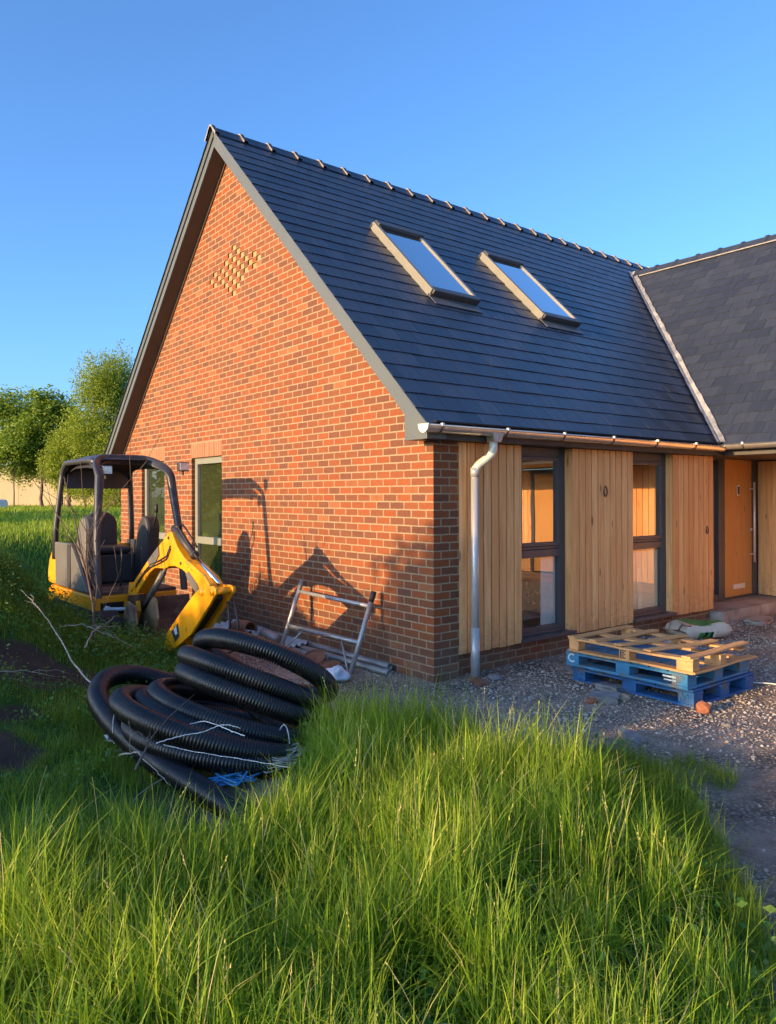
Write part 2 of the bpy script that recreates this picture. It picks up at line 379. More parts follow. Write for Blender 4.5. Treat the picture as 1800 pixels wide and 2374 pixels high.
# ------------------------------------------------------------------ terrain
def sstep(x, a, b):
    t = np.clip((x - a) / (b - a), 0, 1); return t * t * (3 - 2 * t)
def vnoise(x, y, seed=0):
    xi, yi = np.floor(x).astype(int), np.floor(y).astype(int); fx, fy = x - xi, y - yi
    fx = fx * fx * (3 - 2 * fx); fy = fy * fy * (3 - 2 * fy)
    def h(a, b): 
        n = (a * 374761393 + b * 668265263 + seed * 974634) & 0xffffffff; n = ((n ^ (n >> 13)) * 1274126177) & 0xffffffff
        return ((n ^ (n >> 16)) & 0xffff) / 65535.0
    return (h(xi, yi) * (1 - fx) + h(xi + 1, yi) * fx) * (1 - fy) + (h(xi, yi + 1) * (1 - fx) + h(xi + 1, yi + 1) * fx) * fy
TALL = np.array([(-4.03,-0.86),(-3.37,-1.38),(-3.01,-1.81),(-2.58,-1.64),(-2.28,-1.36),(-1.93,-0.79),(-1.51,-0.53),(-1.23,-0.88),(-1.01,-1.53),(-0.82,-2.09),(-0.76,-2.58),(-1.23,-3.10),(-1.58,-3.50),(-2.00,-3.86),(-2.48,-4.16),(-4.33,-3.4),(-5.6,-2.6),(-5.4,-.8)])
FRINGE = np.array([(-0.70,-1.99),(-0.25,-2.14),(-0.34,-2.57),(-0.82,-3.05),(-1.32,-3.49),(-1.69,-3.80),(-2.48,-4.16),(-2.61,-4.06),(-1.23,-3.10),(-0.76,-2.58)])
PATCH = np.array([(-0.25,-2.45),(-0.09,-2.53),(-0.15,-2.90),(-0.35,-2.95),(-0.45,-2.74)])
def inside(P, x, y):
    x = np.asarray(x); y = np.asarray(y); c = np.zeros(x.shape, bool)
    for i in range(len(P)):
        (x1, y1), (x2, y2) = P[i], P[i - 1]
        c ^= ((y1 > y) != (y2 > y)) & (x < (x2 - x1) * (y - y1) / (y2 - y1 + 1e-12) + x1)
    return c
def edge_dist(P, x, y):
    d = np.full(np.asarray(x).shape, 1e9)
    for i in range(len(P)):
        (x1, y1), (x2, y2) = P[i], P[i - 1]
        t = np.clip(((x - x1) * (x2 - x1) + (y - y1) * (y2 - y1)) / ((x2 - x1) ** 2 + (y2 - y1) ** 2), 0, 1)
        d = np.minimum(d, np.hypot(x - x1 - t * (x2 - x1), y - y1 - t * (y2 - y1)))
    return d
def gz(x, y):
    x = np.asarray(x, float); y = np.asarray(y, float)
    d = (x + 4.57) * .62 + (y + 5.12) * .785; l = (x + 4.57) * .785 - (y + 5.12) * .62
    h = np.interp(l, [-7, -4.5, -3.9, -3.63, -3.26, -2.97, -2.76, -2.43, -2.06, -1.6, -1.2], [1.40, 1.32, 1.15, .93, .60, .40, .29, .17, .10, .03, 0])
    g = .55 * sstep(d, 1.5, 4.0) + .45 * sstep(d, 4.8, 7.0)
    near = h * g * (1 - .8 * sstep(-l / np.maximum(d, .5), .54, .66))
    lm = np.maximum(sstep(-x, 2.3, 3.2), sstep(y, 9, 11)) * sstep(-l, 1.0, 3.0)
    lawn = (.72 + .42 * sstep(d, 9, 27)) * lm
    f = sstep(d, 7.35, 8.3)
    z = near * (1 - f) + lawn * f
    z = z * np.where(x > -1.6, sstep(-x, .0, 1.6), 1) * 1.0 if False else z
    z = z + (vnoise(x * 1.7, y * 1.7, 3) - .5) * .05 * (.3 + np.minimum(1, z * 3)) + (vnoise(x * 6, y * 6, 4) - .5) * .018
    # keep the strip beside the house flat
    flat = sstep(x, -1.75, -1.2) * sstep(y, -.4, .6) * (1 - sstep(y, 9, 12))
    z = z * (1 - flat) + (vnoise(x * 5, y * 5, 9) - .5) * .015 * flat
    z = z + .07 * sstep(-x, .75, 1.05) * sstep(y, 1.5, 1.9) * (1 - sstep(y, 5.8, 6.6)) * (1 - sstep(z, .05, .3))
    # slight hummock that carries the tall grass
    z = z + .05 * np.exp(-(((x + 1.7) / .7) ** 2 + ((y + 1.3) / .8) ** 2))
    return z
BARE = [(-3.08, 1.45, .42, .32), (-2.66, 1.35, .34, .22), (-3.58, .12, .30, .34), (-2.5, 1.0, .3, .18), (-3.3, .75, .18, .14), (-2.35, -.95, .25, .12)]
def bare(x, y):
    v = np.zeros(np.shape(x)); w_ = (vnoise(np.asarray(x) * 4, np.asarray(y) * 4, 71) - .5) * .7
    for cx_, cy_, rx, ry in BARE: v = np.maximum(v, 1 - sstep(np.hypot((x - cx_) / rx, (y - cy_) / ry) + w_, .75, 1.1))
    return v
def axis_pts(a, b, fine, far, n):
    c = np.arange(a, b + 1e-6, fine); g = np.geomspace(fine, far, n)
    return np.concatenate([(a - np.cumsum(g))[::-1], c, b + np.cumsum(g)])
ax_, ay_ = axis_pts(-6, 6, .06, 90, 34), axis_pts(-5.5, 7.5, .06, 90, 34)
GX, GY = np.meshgrid(ax_, ay_); gxf, gyf = GX.ravel(), GY.ravel()
gzf = gz(gxf, gyf); nx, ny = len(ax_), len(ay_)
ii = (np.arange(ny - 1)[:, None] * nx + np.arange(nx - 1)[None]).ravel()
gd = (gxf + 4.57) * .62 + (gyf + 5.12) * .785; gl = (gxf + 4.57) * .785 - (gyf + 5.12) * .62
intall = inside(TALL, gxf, gyf) | inside(FRINGE, gxf, gyf)
leftgreen = sstep(-gl, .75, 1.25) * (1 - sstep(gxf, -1.75, -1.4)) * (.55 + .45 * sstep(-gl, 1.3, 1.9)) + sstep(gd, 9.5, 11) * sstep(-gl, 2, 4)
soilp = bare(gxf, gyf)
green = np.clip(np.where(intall, 1, leftgreen) * (1 - soilp * (gd < 8) * (~intall)), 0, 1)
gravel = np.clip(1 - np.clip(leftgreen * 1.0, 0, 1), 0, 1) * sstep(gyf + .5 * gxf + vnoise(gxf * 2, gyf * 2, 5) * .5, -2.75, -1.9)
gravel = np.clip(gravel + .8 * (gl > -1), 0, 1)
go = fastmesh('ground', np.c_[gxf, gyf, gzf], np.c_[ii, ii + 1, ii + nx + 1, ii + nx], np.zeros(len(ii)), M['ground'], 4, True, {'green': green, 'gravel': gravel})
go['kind'] = 'structure'

# ------------------------------------------------------------------ house
YC = 4.046; TR, TL = .987, .935; ZR = 6.516      # ridge line, slopes, outer verge apex
WR = 2.40                                         # wing slope: z = x - WR
def zfront(y): return ZR - TR * (YC - y)
def zback(y): return ZR - TL * (y - YC)
house = thing('house', (0, 0, 0), 'new red brick and cedar clad house with dark slate roof and steep gable', 'house')

def wall_with_holes(name, outer, holes, x, mat, parent, depth=None, recess=()):
    bm = bmesh.new(); edges = []
    def loop(P):
        vs = [bm.verts.new((x, a, b)) for a, b in P]
        for i in range(len(vs)): edges.append(bm.edges.new((vs[i], vs[(i + 1) % len(vs)])))
    loop(outer)
    for h in holes: loop([(h[0], h[2]), (h[1], h[2]), (h[1], h[3]), (h[0], h[3])])
    bmesh.ops.triangle_fill(bm, use_beauty=True, use_dissolve=False, edges=edges)
    def q(p): bm.faces.new([bm.verts.new(v) for v in p])
    for i, h in enumerate(holes):
        y0, y1, z0, z1 = h[:4]; dp = h[4]
        q([(x, y0, z0), (x, y1, z0), (x + dp, y1, z0), (x + dp, y0, z0)]); q([(x, y0, z1), (x + dp, y0, z1), (x + dp, y1, z1), (x, y1, z1)])
        q([(x, y0, z0), (x + dp, y0, z0), (x + dp, y0, z1), (x, y0, z1)]); q([(x, y1, z0), (x, y1, z1), (x + dp, y1, z1), (x + dp, y1, z0)])
        if h[5]:
            f = bm.faces.new([bm.verts.new(v) for v in [(x + dp, y0, z0), (x + dp, y1, z0), (x + dp, y1, z1), (x + dp, y0, z1)]]); f.material_index = 1
    # outer edge thickness along the eaves and base
    bmesh.ops.recalc_face_normals(bm, faces=bm.faces)
    for f in bm.faces:
        if abs(f.normal.x) > .99 and f.normal.x > 0: f.normal_flip()
    me = bpy.data.meshes.new(name); bm.to_mesh(me); bm.free()
    for m in mat: me.materials.append(m)
    o = bpy.data.objects.new(name, me); COL.objects.link(o); o.parent = parent; return o

WINS = [(4.30, 5.28, .22, 2.25), (6.30, 7.28, .22, 2.25)]
holes = [(*wv, .14, False) for wv in WINS]
for r_ in range(9):                                # diamond of left-out half bricks
    zb = .064 + .075 * (57 + r_) + .006; hw = .74 * (1 - abs(r_ - 4) / 4.9)
    for i in range(-5, 6):
        yc_ = 3.93 + .225 * i + (.1125 if r_ % 2 else 0)
        if abs(yc_ - 3.93) <= hw: holes.append((yc_ - .060, yc_ + .060, zb - .003, zb + .069, .018, True))
zw = lambda y: (6.243 - TR * (YC - y)) if y < YC else (6.243 - TL * (y - YC))
gw = wall_with_holes('gable_wall', [(0, -.3), (0, zw(0)), (YC, 6.243), (8.3, zw(8.3)), (8.3, -.3)], holes, 0.0, [M['brick_y'], M['mortar']], house)
b = MB()
for y0, y1, z0, z1 in WINS:
    b = MB(); b.box(-.003, .05, y0 - .012, y1 + .02, 2.252, 2.480); b.build('soldier_lintel', M['soldier'], house)

b = MB()                                           # corner return, plinth, hidden backing walls
b.face([(0, 0, -.3), (.316, 0, -.3), (.316, 0, 2.25), (0, 0, 2.25)]); b.face([(.316, 0, -.3), (.316, .06, -.3), (.316, .06, 2.25), (.316, 0, 2.25)])
b.face([(.316, .06, -.3), (4.91, .06, -.3), (4.91, .06, .214), (.316, .06, .214)]); b.face([(4.91, .06, -.3), (4.91, .45, -.3), (4.91, .45, .214), (4.91, .06, .214)])
b.face([(.316, .06, .214), (4.91, .06, .214), (4.91, .3, .214), (.316, .3, .214)])
b.build('brick_plinth', M['brick_x'], house)
# rest of the shell, so that no light leaks in from behind
b = MB(); b.box(.16, 12.2, 8.18, 8.3, -.3, 2.3); b.box(12.1, 12.2, .2, 8.18, -.3, 2.3)
b.prism([(.45, 2.25), (YC, 6.15), (8.2, 2.27)], 'x', 12.1, 12.2); b.build('rear_wall', M['brick_x'], house)

def boards(name, x0, x1, z0, z1, y, parent, wdt=.122, th=.022, left_ret=False, right_ret=False, depth=.13):
    b = MB(); n = max(1, round((x1 - x0) / wdt)); ww = (x1 - x0) / n; g = .0145
    for i in range(n):
        jy = random.uniform(-.0015, .0015)
        b.box(x0 + i * ww + (g / 2 if i else 0), x0 + (i + 1) * ww - (g / 2 if i < n - 1 else 0), y + jy, y + th + jy, z0 + random.uniform(-.004, .004), z1, min(1, max(0, random.gauss(.5, .33))))
    if left_ret: b.box(x0, x0 + .02, y + th + .003, y + depth, z0, z1)
    if right_ret: b.box(x1 - .02, x1, y + th + .003, y + depth, z0, z1)
    o = b.build(name, M['cedar'], parent, bevel=.0025)
    c = MB(); c.box(x0 + .022, x1 - .022, y + th + .006, y + .11, z0 + .01, z1 - .002); c.build('groove_backing', M['black_gap'], o)  # near-black sheet behind the boards puts shade into the grooves
    return o
p1 = boards('cedar_panel', .320, 1.186, .208, 2.196, 0.0, house, .112, right_ret=True)
p2 = boards('cedar_panel', 2.0, 3.11, .208, 2.196, 0.0, house, .112, left_ret=True, right_ret=True)
p3 = boards('cedar_panel', 3.965, 4.91, .200, 2.196, 0.0, house, .112, left_ret=True, right_ret=True, depth=.42)
def cable(o, x, z, rr, rev=1):
    pts = [(x + rr * .5 * math.sin(a * 1.0) * (1 + .12 * math.sin(3 * a)), -.012 - .012 * (a / 14), z + rr * math.cos(a) * (1 - .03 * a)) for a in np.linspace(0, 11.5, 46)]
    MB().tube([(x + .01, .01, z + rr * .9)] + pts, .0045, 6).build('cable_loop', M['black_rubber'], o, True)
cable(p2, 2.56, 1.735, .062); cable(p3, 4.735, 1.235, .05)

def front_window(x0, x1, parent, board=False, curtain=False):
    yf = .105; z0, z1 = .25, 2.196; zt0, zt1 = 1.045, 1.16
    f = MB()
    f.box(x0 - .02, x0 + .075, yf, yf + .07, z0, z1); f.box(x1 - .105, x1 + .02, yf, yf + .07, z0, z1)
    f.box(x0 + .075, x1 - .105, yf, yf + .07, 2.10, z1); f.box(x0 + .075, x1 - .105, yf - .004, yf + .07, zt0, zt1 - .035); f.box(x0 + .075, x1 - .105, yf + .006, yf + .07, zt1 - .032, zt1)
    f.box(x0 + .075, x1 - .105, yf, yf + .07, z0, z0 + .07)
    win = f.build('window_frame', M['frame'], parent, bevel=.003)
    s = MB(); s.box(x0 - .01, x1 + .02, -.035, yf - .002, .212, .248); s.box(x0 + .06, x1 - .09, yf - .03, yf - .001, .25, .275)
    s.build('window_sill', M['frame'], win, bevel=.003)
    sh = MB()                                       # opening sash in the upper half
    xa, xb = x0 + .077, x1 - .107
    for q in ((xa, xa + .04, zt1 + .003, 2.098), (xb - .03, xb, zt1 + .003, 2.098), (xa + .04, xb - .03, 2.06, 2.098), (xa + .04, xb - .03, zt1 + .003, zt1 + .04)):
        sh.box(q[0], q[1], yf - .012, yf + .05, q[2], q[3])
    sh.build('sash', M['frame'], win, bevel=.003)
    g = MB(); g.box(xa + .04, xb - .03, yf + .02, yf + .026, zt1 + .04, 2.06); g.build('pane', M['glass'], win)
    g = MB(); g.box(x0 + .077, x1 - .107, yf + .03, yf + .036, z0 + .072, zt0 - .002); g.build('pane', M['glass_low'], win)
    rm = MB()
    X0, X1, Y0, Y1, Z0, Z1 = x0 - .05, x1 + .9, yf + .075, 2.4, .20, 2.25
    rm.face([(X0, Y0, Z0), (X0, Y1, Z0), (X0, Y1, Z1), (X0, Y0, Z1)]); rm.face([(X1, Y0, Z0), (X1, Y0, Z1), (X1, Y1, Z1), (X1, Y1, Z0)])
    rm.face([(X0, Y1, Z0), (X1, Y1, Z0), (X1, Y1, Z1), (X0, Y1, Z1)]); rm.face([(X0, Y0, Z1), (X1, Y0, Z1), (X1, Y1, Z1), (X0, Y1, Z1)])
    rm.face([(X0, Y0, Z0), (X1, Y0, Z0), (X1, Y1, Z0), (X0, Y1, Z0)], k=1); rm.face([(x1 + .02, Y0, Z0), (X1, Y0, Z0), (X1, Y0, Z1), (x1 + .02, Y0, Z1)])
    rm.build('room_lining', [M['room'], M['room_floor']], win)
    if board:
        q = MB(); q.box(x0 + .02, x1 - .06, yf + .052, yf + .064, .30, 1.02); q.build('pane_board', M['room'], win)  # pale board added against the glass to brighten the dim lower pane
        q = MB(); q.bar((x0 + .36, yf + .045, .29), (x0 + .33, yf + .045, .82), .085, .008, (0, 1, 0)); q.build('plank', M['board_pale'], win)
    if curtain:
        q = MB(); q.box(x1 - .34, x1 - .06, yf + .05, yf + .062, .28, 1.03); q.build('pane_board', M['board_grey'], win)  # grey board standing in for a curtain, close to the glass for daylight
    return win
front_window(1.186, 2.0, house, curtain=True); front_window(3.11, 3.965, house, board=True)

def gable_window(y0, y1, parent):
    xf = .048; z0, z1 = .222, 2.248; ff = .085
    f = MB()
    f.box(xf, xf + .07, y0 + .002, y0 + ff, z0, z1); f.box(xf, xf + .07, y1 - ff, y1 - .002, z0, z1)
    f.box(xf, xf + .07, y0 + ff, y1 - ff, z1 - .09, z1); f.box(xf, xf + .07, y0 + ff, y1 - ff, z0, z0 + .09); f.box(xf - .004, xf + .07, y0 + ff, y1 - ff, 1.015, 1.115)
    win = f.build('gable_window_frame', M['frame_green'], parent, bevel=.003)
    for za, zb in ((z0 + .09, 1.015), (1.115, z1 - .09)):
        g = MB(); g.box(xf + .035, xf + .041, y0 + ff, y1 - ff, za, zb); g.build('pane', M['glass_gable'], win)
        g = MB(); g.box(xf + .062, xf + .066, y0 + ff + .002, y1 - ff - .002, za + .002, zb - .002); g.build('pane_tint_board', M['tint_board'], win)  # olive board added behind the glass so sunlight on it brightens the pane
    s = MB(); s.box(-.03, xf - .002, y0 - .01, y1 + .01, .185, .219); s.build('window_sill', M['frame_green'], win)
    rm = MB(); X0, X1, Y0, Y1, Z0, Z1 = .12, 3.2, y0 - .35, y1 + .35, .2, 2.26
    rm.face([(X0, Y0, Z0), (X0, Y0, Z1), (X1, Y0, Z1), (X1, Y0, Z0)]); rm.face([(X0, Y1, Z0), (X1, Y1, Z0), (X1, Y1, Z1), (X0, Y1, Z1)])
    rm.face([(X1, Y0, Z0), (X1, Y0, Z1), (X1, Y1, Z1), (X1, Y1, Z0)]); rm.face([(X0, Y0, Z1), (X1, Y0, Z1), (X1, Y1, Z1), (X0, Y1, Z1)])
    rm.face([(X0, Y0, Z0), (X1, Y0, Z0), (X1, Y1, Z0), (X0, Y1, Z0)], k=1)
    rm.build('room_lining', [M['room_olive'], M['room_floor']], win)
for wv in WINS: gable_window(wv[0], wv[1], house)

# entrance in the corner
dy = .42
fr = MB(); fr.box(5.56, 5.655, dy, dy + .07, .17, 2.25); fr.box(5.83, 5.92, dy - .006, dy + .07, .17, 2.25); fr.box(5.935, 6.02, dy, dy + .07, .17, 2.25); fr.box(6.845, 6.985, dy, dy + .07, .17, 2.25)
fr.box(5.655, 5.83, dy, dy + .07, 2.19, 2.25); fr.box(6.02, 6.845, dy, dy + .07, 2.212, 2.25); fr.box(5.655, 5.83, dy, dy + .07, .17, .26); fr.box(6.02, 6.845, dy, dy + .07, .17, .196); fr.box(5.91, 5.94, dy + .02, dy + .06, .17, 2.25)
dfr = fr.build('door_frame', M['frame'], house, bevel=.003)
g = MB(); g.box(5.655, 5.83, dy + .03, dy + .036, .26, 2.19); g.build('sidelight_pane', M['glass'], dfr)
g = MB(); g.box(5.4, 7.0, dy + .9, dy + .95, .1, 2.3); g.box(5.35, 5.4, dy + .07, dy + .9, .1, 2.3); g.build('hall_wall', M['room_floor'], dfr)
d_ = MB(); d_.box(6.024, 6.841, dy + .012, dy + .06, .20, 2.208); door = d_.build('front_door', M['oak'], house, bevel=.004)
q = MB(); q.box(6.39, 6.472, dy + .006, dy + .014, 1.68, 1.835); q.build('spy_window', M['steel'], door)
q = MB(); q.box(6.404, 6.458, dy + .003, dy + .007, 1.70, 1.815); q.build('spy_glass', M['frame'], door)
q = MB(); q.box(6.27, 6.61, dy + .002, dy + .013, .305, .375); q.box(6.29, 6.59, dy - .006, dy + .003, .345, .368); q.build('letterbox', M['steel'], door, bevel=.003)
q = MB(); q.tube([(6.775, dy - .06, .68), (6.775, dy - .06, 1.88)], .015, 12)
for zz in (.80, 1.78): q.tube([(6.775, dy - .06, zz), (6.775, dy + .013, zz)], .009, 8)
q.build('bar_handle', M['steel'], door, True)
q = MB(); q.tube([(6.79, dy + .013, 1.17), (6.79, dy - .012, 1.17)], .022, 12); q.build('lock', M['steel'], door, True)
# porch step
st = MB(); st.box(4.93, 7.05, -.12, .49, -.2, .165); st.build('porch_step', M['concrete'], house, bevel=.012)
# wing wall under the deep eaves
XW = 7.0
wb = MB(); yy = .20
i = 0
while yy > -7:
    wd = .118
    if -4.62 < yy < -3.72 or (yy < -5.7 and yy > -6.5): yy -= wd; continue
    wb.box(XW, XW + .022, yy - wd + .007, yy, .17, 2.2); yy -= wd
wb.box(XW + .012, XW + .03, .205, .42, .175, 2.2)
wing_clad = wb.build('wing_cladding', M['cedar'], house, bevel=.0025)
b = MB(); b.box(XW + .035, XW + .1, -7, .42, -.3, 2.2); b.box(XW + .03, XW + .034, -7, .42, .16, 2.2); b.build('wing_wall', M['black_gap'], house)
b = MB(); b.box(XW + .0, XW + .03, -7, .2, -.3, .165); b.build('wing_plinth', M['brick_y'], house)
d_ = MB()
for q in ((-4.66, -4.58), (-3.72, -3.64)): d_.box(XW - .02, XW + .033, q[0], q[1], .18, 2.2)
d_.box(XW - .02, XW + .033, -4.58, -3.72, 2.12, 2.2); wdf = d_.build('side_door_frame', M['frame'], house)
d_ = MB(); d_.box(XW, XW + .03, -4.575, -3.725, .2, 2.115); sd = d_.build('side_door', M['oak'], house)
q = MB(); q.tube([(XW, -3.85, 1.15), (XW - .05, -3.85, 1.15)], .03, 10); q.build('door_knob', M['steel'], sd, True)
d_ = MB(); d_.box(XW - .005, XW + .033, -6.52, -5.68, .25, 2.2); d_.build('wing_window', M['frame'], house)

# --- roof
def slates(mb, n_courses, s0, gauge, x0, x1, wdt, P, keep=None, th=.009, jit=.004, smax=1e9):
    """P(s, x, h) -> point; s up the slope, x along it, h above the plane"""
    for c in range(n_courses):
        a = s0 + c * gauge; x = x0 - (wdt / 2 if c % 2 else 0)
        while x < x1:
            xa, xb = max(x, x0) + .002, min(x + wdt, x1) - .002
            if xb - xa > .02 and (keep is None or keep(a, .5 * (xa + xb))):
                da, db = random.uniform(-jit, jit), random.uniform(-jit, jit); h = random.uniform(0, .004)
                t = th + h; up = min(a + gauge * 1.25, smax)
                if up - a < .03: x += wdt; continue
                V = [P(a + da, xa, t), P(a + db, xb, t), P(up, xb, .001), P(up, xa, .001), P(a + da, xa, .0), P(a + db, xb, .0)]
                mb.mesh(V, [(0, 1, 2, 3), (4, 5, 1, 0), (4, 0, 3), (5, 2, 1)], random.random())
            x += wdt
aF = math.atan(TR); cF, sF = math.cos(aF), math.sin(aF)
ye = -.20; ze = zfront(ye)
def PF(s, x, h): return (x, ye + s * cF - h * sF, ze + s * sF + h * cF)
LF = (YC - ye) / cF
mb = MB(); gauge = .2215
slates(mb, 27, -.015, gauge, -.262, 12.25, .25, PF, keep=lambda s, x: x < (ze + s * sF) + WR + .75 and s < LF - .05, smax=LF - .004)
roof = mb.build('main_roof', M['slate'], house)
dk = MB()
dk.face([PF(0, -.2, -.012), PF(0, 12.2, -.012), PF(LF, 12.2, -.012), PF(LF, -.2, -.012)])
aB = math.atan(TL); cB, sB = math.cos(aB), math.sin(aB)
def PBk(s, x, h): return (x, YC + (LB - s) * cB + h * sB, ZR - (LB - s) * sB + h * cB)
LB = (8.52 - YC) / cB
dk.face([PBk(0, -.2, -.012), PBk(0, 12.2, -.012), PBk(LB, 12.2, -.012), PBk(LB, -.2, -.012)])
dk.build('roof_deck', M['fascia'], roof)
mb = MB(); slates(mb, 28, 0, .2215, -.262, 12.2, .5, PBk, smax=LB - .004); mb.build('rear_slope', M['slate'], roof)
# ridge tiles
def ridge_tile(x0, x1, y, z, axis, parent, first=False):
    b = MB(); prof = [(-.155, -.168), (-.085, -.092), (-.042, -.036), (0, -.012), (.042, -.036), (.085, -.092), (.155, -.168)]
    def ring(t, grow, drop=0): 
        out = []
        for a, c in prof:
            q = (a * (1 + grow * .10), c + grow * .024)
            out.append((t, y + q[0], z + q[1]) if axis == 'x' else (y + q[0], t, z + q[1]))
        return out
    def ring2(t, grow):
        return [((t, y + a * .95, z + c - .006) if axis == 'x' else (y + a * .95, t, z + c - .006)) for a, c in prof]
    L = x1 - x0
    rings = [ring2(x0, 1), ring(x0, 1), ring(x0 + .045 * (1 if L > 0 else -1), .9), ring(x0 + .07 * (1 if L > 0 else -1), 0), ring(x1 + .03 * (1 if L > 0 else -1), 0)]
    b.sweep(None, rings); o = b.build('ridge_tile', M['slate'] if axis == 'x' else M['slate_wing'], parent)
    m_ = MB(); e = -.003 if L > 0 else .003
    n_ = len(prof); m_.sweep(None, [ring(x0 + e, .8), ring2(x0 + e, 1)]); m_.build('mortar_joint', M['mortar_grey'], o)
    return o
M['mortar_grey'] = plain('ridge_mortar', (.25, .235, .22), .9, var=.2, sc=20)
x = -.28
while x < 11.9:
    ridge_tile(x, x + .4175, YC, ZR + .038, 'x', roof); x += .4175
# wing roof
aW = math.atan(1.0); cW = math.cos(aW); xe = 4.72; ze2 = xe - WR; LW = (8.45 - xe) / cW
def PW(s, y, h): return (xe + s * cW - h * cW, -y, ze2 + s * cW + h * cW)
mb = MB(); slates(mb, 25, -.015, .213, -3.7, 7.1, .30, PW, keep=lambda s, y: -y < (ze2 + s * cW - ZR) / TR + YC + .55, th=.0065, jit=.007, smax=LW - .004)
wroof = mb.build('wing_roof', M['slate_wing'], house)
dk = MB(); dk.face([PW(0, -.35, -.012), PW(0, 7.0, -.012), PW(LW, 7.0, -.012), PW(LW, -3.9, -.012)])
dk.face([(8.45, 3.9, 6.04), (8.45, -7, 6.04), (12.2, -7, 2.3), (12.2, 3.9, 2.3)]); dk.build('roof_deck', M['fascia'], wroof)
y = 3.45
while y > -6.8:
    ridge_tile(y, y - .4175, 8.45, 6.05 + .05, 'y', wroof); y -= .4175
b = MB(); b.bar((8.30, 3.3, 5.935), (8.30, -7, 5.935), .03, .02); b.build('ridge_bedding', M['mortar_grey'], wroof)
# lead valley
rings = []; N_ = 46
for i in range(N_ + 1):
    t = i / N_; z = 2.32 + t * (6.06 - 2.32); x_ = z + WR; y_ = (z - ZR) / TR + YC
    j = lambda a: random.uniform(-a, a)
    d1 = Vector((-.105, 0, 0)); d2 = Vector((0, -.105, 0))
    c0 = Vector((x_, y_, z + .018))
    rings.append([c0 + Vector((-.085 + j(.012), .0, .026)), c0 + Vector((-.04, .0, .032 + j(.006))), c0 + Vector((0, 0, .028 + j(.006))), c0 + Vector((.0, -.035, .030 + j(.006))), c0 + Vector((0, -.075 + j(.012), .026))])
v_ = MB(); v_.sweep(None, rings); v_.build('lead_valley', M['lead'], wroof)

# skylights
def skylight(x0, x1, y0, y1, parent):
    s0, s1 = (y0 - ye) / cF, (y1 - ye) / cF
    b = MB()
    def slab(a0, a1, u0, u1, h0, h1, mb):
        V = [PF(s, x, h) for h in (h0, h1) for s in (a0, a1) for x in (u0, u1)]
        mb.mesh(V, [(0, 2, 3, 1), (4, 5, 7, 6), (0, 1, 5, 4), (2, 6, 7, 3), (0, 4, 6, 2), (1, 3, 7, 5)])
    slab(s0, s1, x0, x0 + .055, .0, .105, b)
    o = b.build('skylight', M['sky_frame'], parent, bevel=.004)
    c = MB(); slab(s0, s1, x1 - .05, x1, .0, .105, c); c.build('side_cover', M['sky_frame'], o, bevel=.004)
    c = MB(); slab(s1 - .10, s1 + .015, x0 + .03, x1 + .01, .085, .135, c); slab(s1 - .03, s1 + .03, x0, x1, 0, .085, c); c.build('top_hood', M['frame'], o, bevel=.012)
    c = MB(); slab(s0 - .03, s0 + .07, x0 + .02, x1, .05, .112, c); slab(s0 - .02, s0 + .03, x0, x1, 0, .05, c); c.build('bottom_rail', M['frame'], o, bevel=.012)
    c = MB(); slab(s0 + .07, s1 - .10, x0 + .055, x1 - .05, .078, .086, c); c.build('pane', M['glass_roof'], o)
    c = MB(); slab(s0 + .05, s1 - .05, x0 + .06, x1 - .06, .012, .02, c); c.build('blind', M['blind'], o)
    c = MB(); slab(s0 - .17, s0 - .02, x0 + .0, x1 + .0, .017, .024, c); c.build('flashing_apron', M['lead_dark'], o)
M['sky_frame'] = plain('skylight_frame', (.24, .235, .20), .42, .1, var=.06)
M['blind'] = plain('skylight_blind', (.10, .13, .17), .6, var=.05)
M['lead_dark'] = plain('lead_apron', (.12, .125, .135), .5, .2, var=.15)
skylight(1.29, 2.075, 1.53, 2.66, roof); skylight(3.27, 4.06, 1.53, 2.66, roof)

# bargeboards and soffit on the gable
xb = -.227
def barge(yA, zA, yB, zB, hgt, x0, x1, up=0):
    return [(yA, zA + up), (yB, zB + up), (yB, zB - hgt + up), (yA, zA - hgt + up)]
b = MB()
b.prism([(-.165, zfront(-.165)), (YC, ZR), (YC, ZR - .228), (.133, zfront(.133) - .228), (.133, 2.195), (-.172, 2.195)], 'x', xb, xb + .022)
o = b.build('bargeboard', M['barge'], house, bevel=.002)
b = MB(); b.prism([(8.47, zback(8.47)), (YC, ZR), (YC, ZR - .10), (8.47, zback(8.47) - .10)], 'x', xb - .012, xb + .022)
b.prism([(8.47, zback(8.47) - .118), (YC, ZR - .118), (YC, ZR - .235), (8.17, zback(8.17) - .235), (8.17, 2.2), (8.47, 2.2)], 'x', xb + .003, xb + .022)
b.build('bargeboard', M['barge'], house, bevel=.002)
b = MB(); b.prism([(8.47, zback(8.47) - .09), (YC, ZR - .09), (YC, ZR - .13), (8.47, zback(8.47) - .13)], 'x', xb + .024, xb + .03); b.build('barge_groove', M['black_gap'], house)
b = MB()
for (f, ya, yb) in ((zback, YC, 8.47), (zfront, -.1, YC)):
    b.face([(xb + .022, ya, f(ya) - .232), (xb + .022, yb, f(yb) - .232), (.002, yb, f(yb) - .232 - .03), (.002, ya, f(ya) - .232 - .03)])
b.build('verge_soffit', M['barge_brown'], house)
b = MB(); b.prism([(8.3, zback(8.3) - .262), (YC, ZR - .262), (YC, ZR - .30), (8.3, zback(8.3) - .30)], 'x', -.022, -.002); b.build('verge_trim', M['barge_brown'], house)
